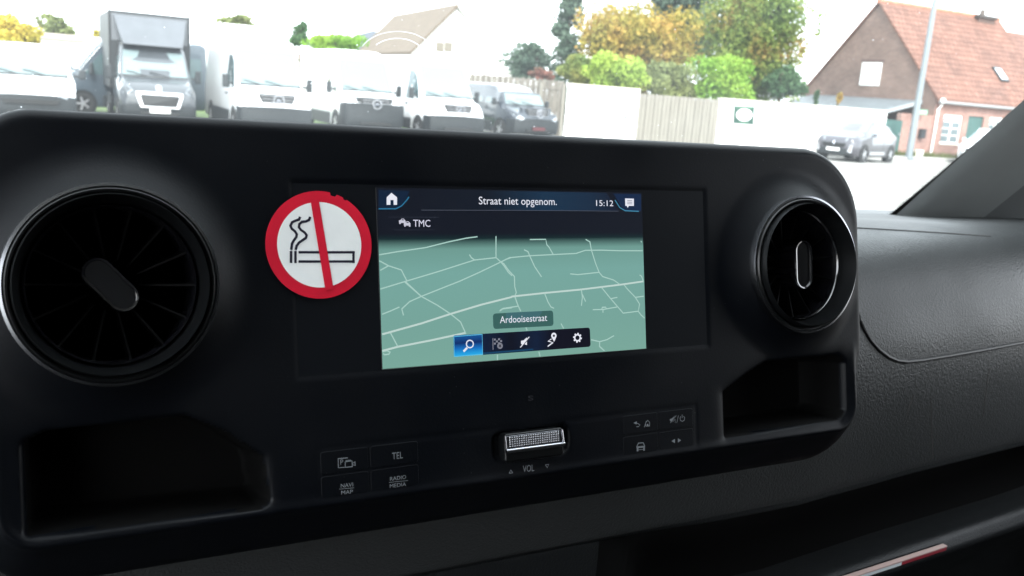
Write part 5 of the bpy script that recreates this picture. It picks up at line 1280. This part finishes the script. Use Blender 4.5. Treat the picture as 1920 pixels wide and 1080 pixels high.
mb = MB(); rslab(mb, -Lg*1.06, zel-.06*(zap-zel), 0, zap, -.3, RL+.3)
gk(mb, 'roof', mat('faded_brown_tiles', (.125, .095, .068), .85, var=.12, vscale=2), hh)
mb = MB(); rslab(mb, 0, zap, Rg*1.03, zer-.03*(zap-zer), -.3, RL+.3)
gk(mb, 'rear_roof', K['pale'], hh)
gn = -rd
for xx in (825, 841):
    p = hit(xx, 88, mid+gn*.05, gn); q0 = hit(xx, 79, mid+gn*.05, gn)
    w_ = .28; hh_ = abs(q0.z-p.z)
    a = p-gd_*w_; c = p+gd_*w_
    gk(MB().hexa([tuple(a-Vector((0, 0, hh_))), tuple(c-Vector((0, 0, hh_))), tuple(c-gn*.2-Vector((0, 0, hh_))), tuple(a-gn*.2-Vector((0, 0, hh_)))], [tuple(a+Vector((0, 0, hh_))), tuple(c+Vector((0, 0, hh_))), tuple(c-gn*.2+Vector((0, 0, hh_))), tuple(a-gn*.2+Vector((0, 0, hh_)))]), 'window', mat('pale_blind', (.16, .14, .11), .6), hh)
q = [AT(x, y, 78) for x, y in [(655, 92), (664, 66), (700, 57), (720, 64), (735, 95)]]
dr = empty('slate_roof_house', (q[0].x, q[0].y, 0), 0, 'distant house of which only the dark slate roof shows behind the faded brown roof', 'house')
mb = MB(); n_q = len(q); bkv = Vector((fw.x, fw.y, 0)).normalized()*5
mb.add([tuple(p) for p in q]+[tuple(p+bkv) for p in q], [tuple(range(n_q)), tuple(range(2*n_q-1, n_q-1, -1))]+[(i, (i+1) % n_q, n_q+(i+1) % n_q, n_q+i) for i in range(n_q)])
gk(mb, 'roof', mat('slate', (.10, .115, .14), .7), dr)
a, c = q[0], q[-1]
gk(MB().hexa([(a.x, a.y, 0), (c.x, c.y, 0), (c.x+bkv.x, c.y+bkv.y, 0), (a.x+bkv.x, a.y+bkv.y, 0)], [(a.x, a.y, a.z-.02), (c.x, c.y, c.z-.02), (c.x+bkv.x, c.y+bkv.y, c.z-.02), (a.x+bkv.x, a.y+bkv.y, a.z-.02)]), 'wall', K['pale'], dr)

# ---------------------------------------------------------------- trees
def foliage(center, R3, n, size, lobes=16, seed=1, cone=False, shell=.55):
    g = np.random.default_rng(seed); vs = []; fs = []
    c = np.array(center)
    L = []
    if cone:
        for i in range(lobes):
            t = (i+.5)/lobes; rr = R3[0]*(1-t)**.8+.12
            for k in range(3):
                a = g.uniform(0, 2*pi); L.append((c+np.array([rr*.55*cos(a), rr*.55*sin(a), (-1+2*t)*R3[2]]), np.array([rr*.6, rr*.6, R3[2]/lobes*1.7])))
    else:
        for i in range(lobes):
            v = g.normal(size=3); v /= np.linalg.norm(v); rad = g.uniform(.35, .78)
            s = g.uniform(.26, .46)
            L.append((c+v*rad*np.array(R3), np.array(R3)*s))
        L.append((c, np.array(R3)*.6))
    per = n//len(L)
    allp = []
    for (lc, lr) in L:
        v = g.normal(size=(per, 3)); v /= np.linalg.norm(v, axis=1)[:, None]; rad = g.uniform(shell, 1.0, per)[:, None]
        allp.append(lc+v*rad*lr)
    Pp = np.concatenate(allp); m_ = len(Pp)
    a = g.normal(size=(m_, 3)); a /= np.linalg.norm(a, axis=1)[:, None]; b_ = g.normal(size=(m_, 3)); b_ -= (a*b_).sum(1)[:, None]*a; b_ /= np.linalg.norm(b_, axis=1)[:, None]
    s = g.uniform(.5, 1.2, m_)[:, None]*size
    V4 = np.stack([Pp-a*s, Pp-b_*s*.6, Pp+a*s, Pp+b_*s*.6], 1).reshape(-1, 3)
    F4 = np.arange(m_*4).reshape(-1, 4)
    mb = MB(); mb.v = [tuple(x) for x in V4]; mb.f = [tuple(x) for x in F4.tolist()]; return mb
def fol_build(mb, name, m, parent):
    me = bpy.data.meshes.new(name); me.from_pydata(mb.v, [], mb.f); return newobj(name, me, m, parent, True)
LM = {
'orange': leaf_mat('leaves_orange', [(0.191, 0.192, 0.045), (0.279, 0.240, 0.052), (0.374, 0.265, 0.060), (0.389, 0.217, 0.060)]),
      'green': leaf_mat('leaves_green', [(0.091, 0.141, 0.034), (0.131, 0.197, 0.042), (0.196, 0.229, 0.049), (0.306, 0.190, 0.057)]),
      'bright': leaf_mat('leaves_bright', [(0.135, 0.266, 0.035), (0.183, 0.330, 0.043), (0.263, 0.378, 0.057)]),
      'lime': leaf_mat('leaves_lime', [(0.190, 0.292, 0.045), (0.334, 0.436, 0.075), (0.479, 0.516, 0.123)]),
      'dark': leaf_mat('leaves_dark', [(0.049, 0.101, 0.048), (0.069, 0.133, 0.058), (0.101, 0.165, 0.072)]),
      'pine': leaf_mat('needles', [(0.067, 0.106, 0.078), (0.091, 0.134, 0.095), (0.123, 0.166, 0.116)]),
      'yellow': leaf_mat('leaves_yellow', [(0.292, 0.271, 0.039), (0.436, 0.368, 0.053), (0.515, 0.384, 0.060)]),
      'olive': leaf_mat('leaves_olive', [(0.137, 0.169, 0.067), (0.201, 0.232, 0.088), (0.264, 0.290, 0.109)]),
      'autumn': leaf_mat('leaves_autumn', [(.13, .19, .06), (.24, .26, .07), (.36, .30, .09)]),
      'red': leaf_mat('leaves_red', [(.12, .11, .06), (.20, .085, .065), (.27, .12, .09)])}
def tree(name, x, y, rx, ry, Z, lm, label, n=5000, size=.13, lobes=16, seed=1, cone=False, cat='tree', depth=None, shell=.5, limbs=5):
    c = AT(x, y, Z); r_x = rx*Z/F_PX; r_z = ry*Z/F_PX
    root = empty(name, (c.x, c.y, 0), 0, label, cat)
    zb = c.z-r_z*.5
    tw = max(.05, min(.22, r_x*.09))
    tr_ = MB().tube([(c.x, c.y, -.05), (c.x+.05, c.y, max(.2, zb*.5)), (c.x, c.y+.03, max(.3, c.z)), (c.x, c.y, c.z+r_z*.5)], tw, 8, r1=tw*.3)
    g = random.Random(seed)
    for k in range(limbs):
        a = 2*pi*k/max(1, limbs)+g.random(); z0 = max(.25, c.z-r_z*.45)+g.random()*r_z*.4
        tr_.tube([(c.x, c.y, z0), (c.x+cos(a)*r_x*.35, c.y+sin(a)*r_x*.35, z0+r_z*.25), (c.x+cos(a)*r_x*.7, c.y+sin(a)*r_x*.7, z0+r_z*.55)], tw*.45, 6, r1=tw*.12)
    gk(tr_, 'trunk', K['bark'], root)
    fol_build(foliage(c, (r_x, depth or r_x, r_z), n, size, lobes, seed, cone, shell), 'crown', LM[lm], root)
    return root
tree('evergreen_tree', 1275, 40, 82, 120, 52, 'pine', 'grey green evergreen tree rising behind the orange tree', 11000, .2, 24, 3)
tree('conifer_tree', 1064, 88, 58, 135, 50, 'pine', 'tall thin grey conifer left of the orange tree', 8000, .13, 14, 4, cone=True)
tree('autumn_tree', 1195, 88, 118, 100, 44, 'orange', 'big autumn tree with orange and yellow leaves behind the white gate', 30000, .11, 60, 5)
tree('maple_tree', 1418, 85, 114, 135, 46, 'green', 'large green tree turning red at its edges left of the brick house', 34000, .11, 70, 6)
tree('round_bush', 1158, 140, 66, 46, 40.5, 'lime', 'round yellow green bush just above the white gate', 6000, .10, 26, 7, cat='bush', shell=.7, limbs=3)
tree('round_bush', 1347, 150, 78, 52, 42, 'bright', 'round bright green bush between the pale board fence and the white wall', 7500, .10, 30, 8, cat='bush', shell=.7, limbs=3)
tree('dark_tree', 992, 112, 52, 38, 46, 'pine', 'loose dark green tree right of the white house', 5000, .10, 22, 9)
tree('small_tree', 1092, 130, 50, 36, 42.5, 'autumn', 'small yellow green shrub between the dark tree and the round bush', 6000, .10, 22, 10)
tree('red_shrub', 1018, 139, 26, 12, 40.5, 'red', 'low reddish shrub just above the wooden fence', 1300, .10, 8, 11, cat='shrub', limbs=2)
tree('hedge_shrub', 1256, 158, 62, 40, 41.5, 'olive', 'olive and rusty shrub between the two round bushes', 6500, .10, 22, 12, cat='shrub', limbs=2)
tree('dark_shrub', 1465, 155, 46, 36, 43.5, 'dark', 'dark green shrub at the foot of the large green tree', 3000, .12, 12, 13, cat='shrub', limbs=2)
tree('column_shrub', 1529, 181, 6, 18, 42.2, 'dark', 'first of two slim columnar shrubs above the white wall, nearer the large tree', 500, .09, 5, 14, cat='shrub', limbs=0)
tree('column_shrub', 1572, 187, 6, 16, 42.4, 'orange', 'browner slim columnar shrub above the white wall, nearer the brick gable', 500, .09, 5, 15, cat='shrub', limbs=0)
tree('yellow_tree', 12, 66, 56, 42, 44, 'yellow', 'yellow autumn tree behind the low white van', 4200, .13, 16, 16)
tree('pale_tree', 108, 62, 50, 38, 60, 'olive', 'hazy olive tree above the blue grey van', 2600, .18, 12, 17)
tree('small_tree', 52, 76, 16, 12, 58, 'dark', 'small dark shrub between the yellow tree and the hazy olive tree', 700, .15, 7, 18)
tree('golden_tree', 190, 72, 16, 24, 56, 'yellow', 'small golden tree beside the dark cargo box', 1000, .15, 8, 19)
tree('olive_tree', 455, 50, 55, 20, 62, 'olive', 'olive tree whose top shows over the white cargo box', 2600, .18, 12, 20)
tree('grey_tree', 562, 62, 26, 28, 52, 'dark', 'small grey green tree right of the white cargo box', 1100, .16, 8, 21)
tree('green_hedge_tree', 630, 84, 66, 28, 50, 'bright', 'wide bright green bush behind the white vans', 4200, .12, 18, 22, cat='bush', limbs=3)
print('ext ok')
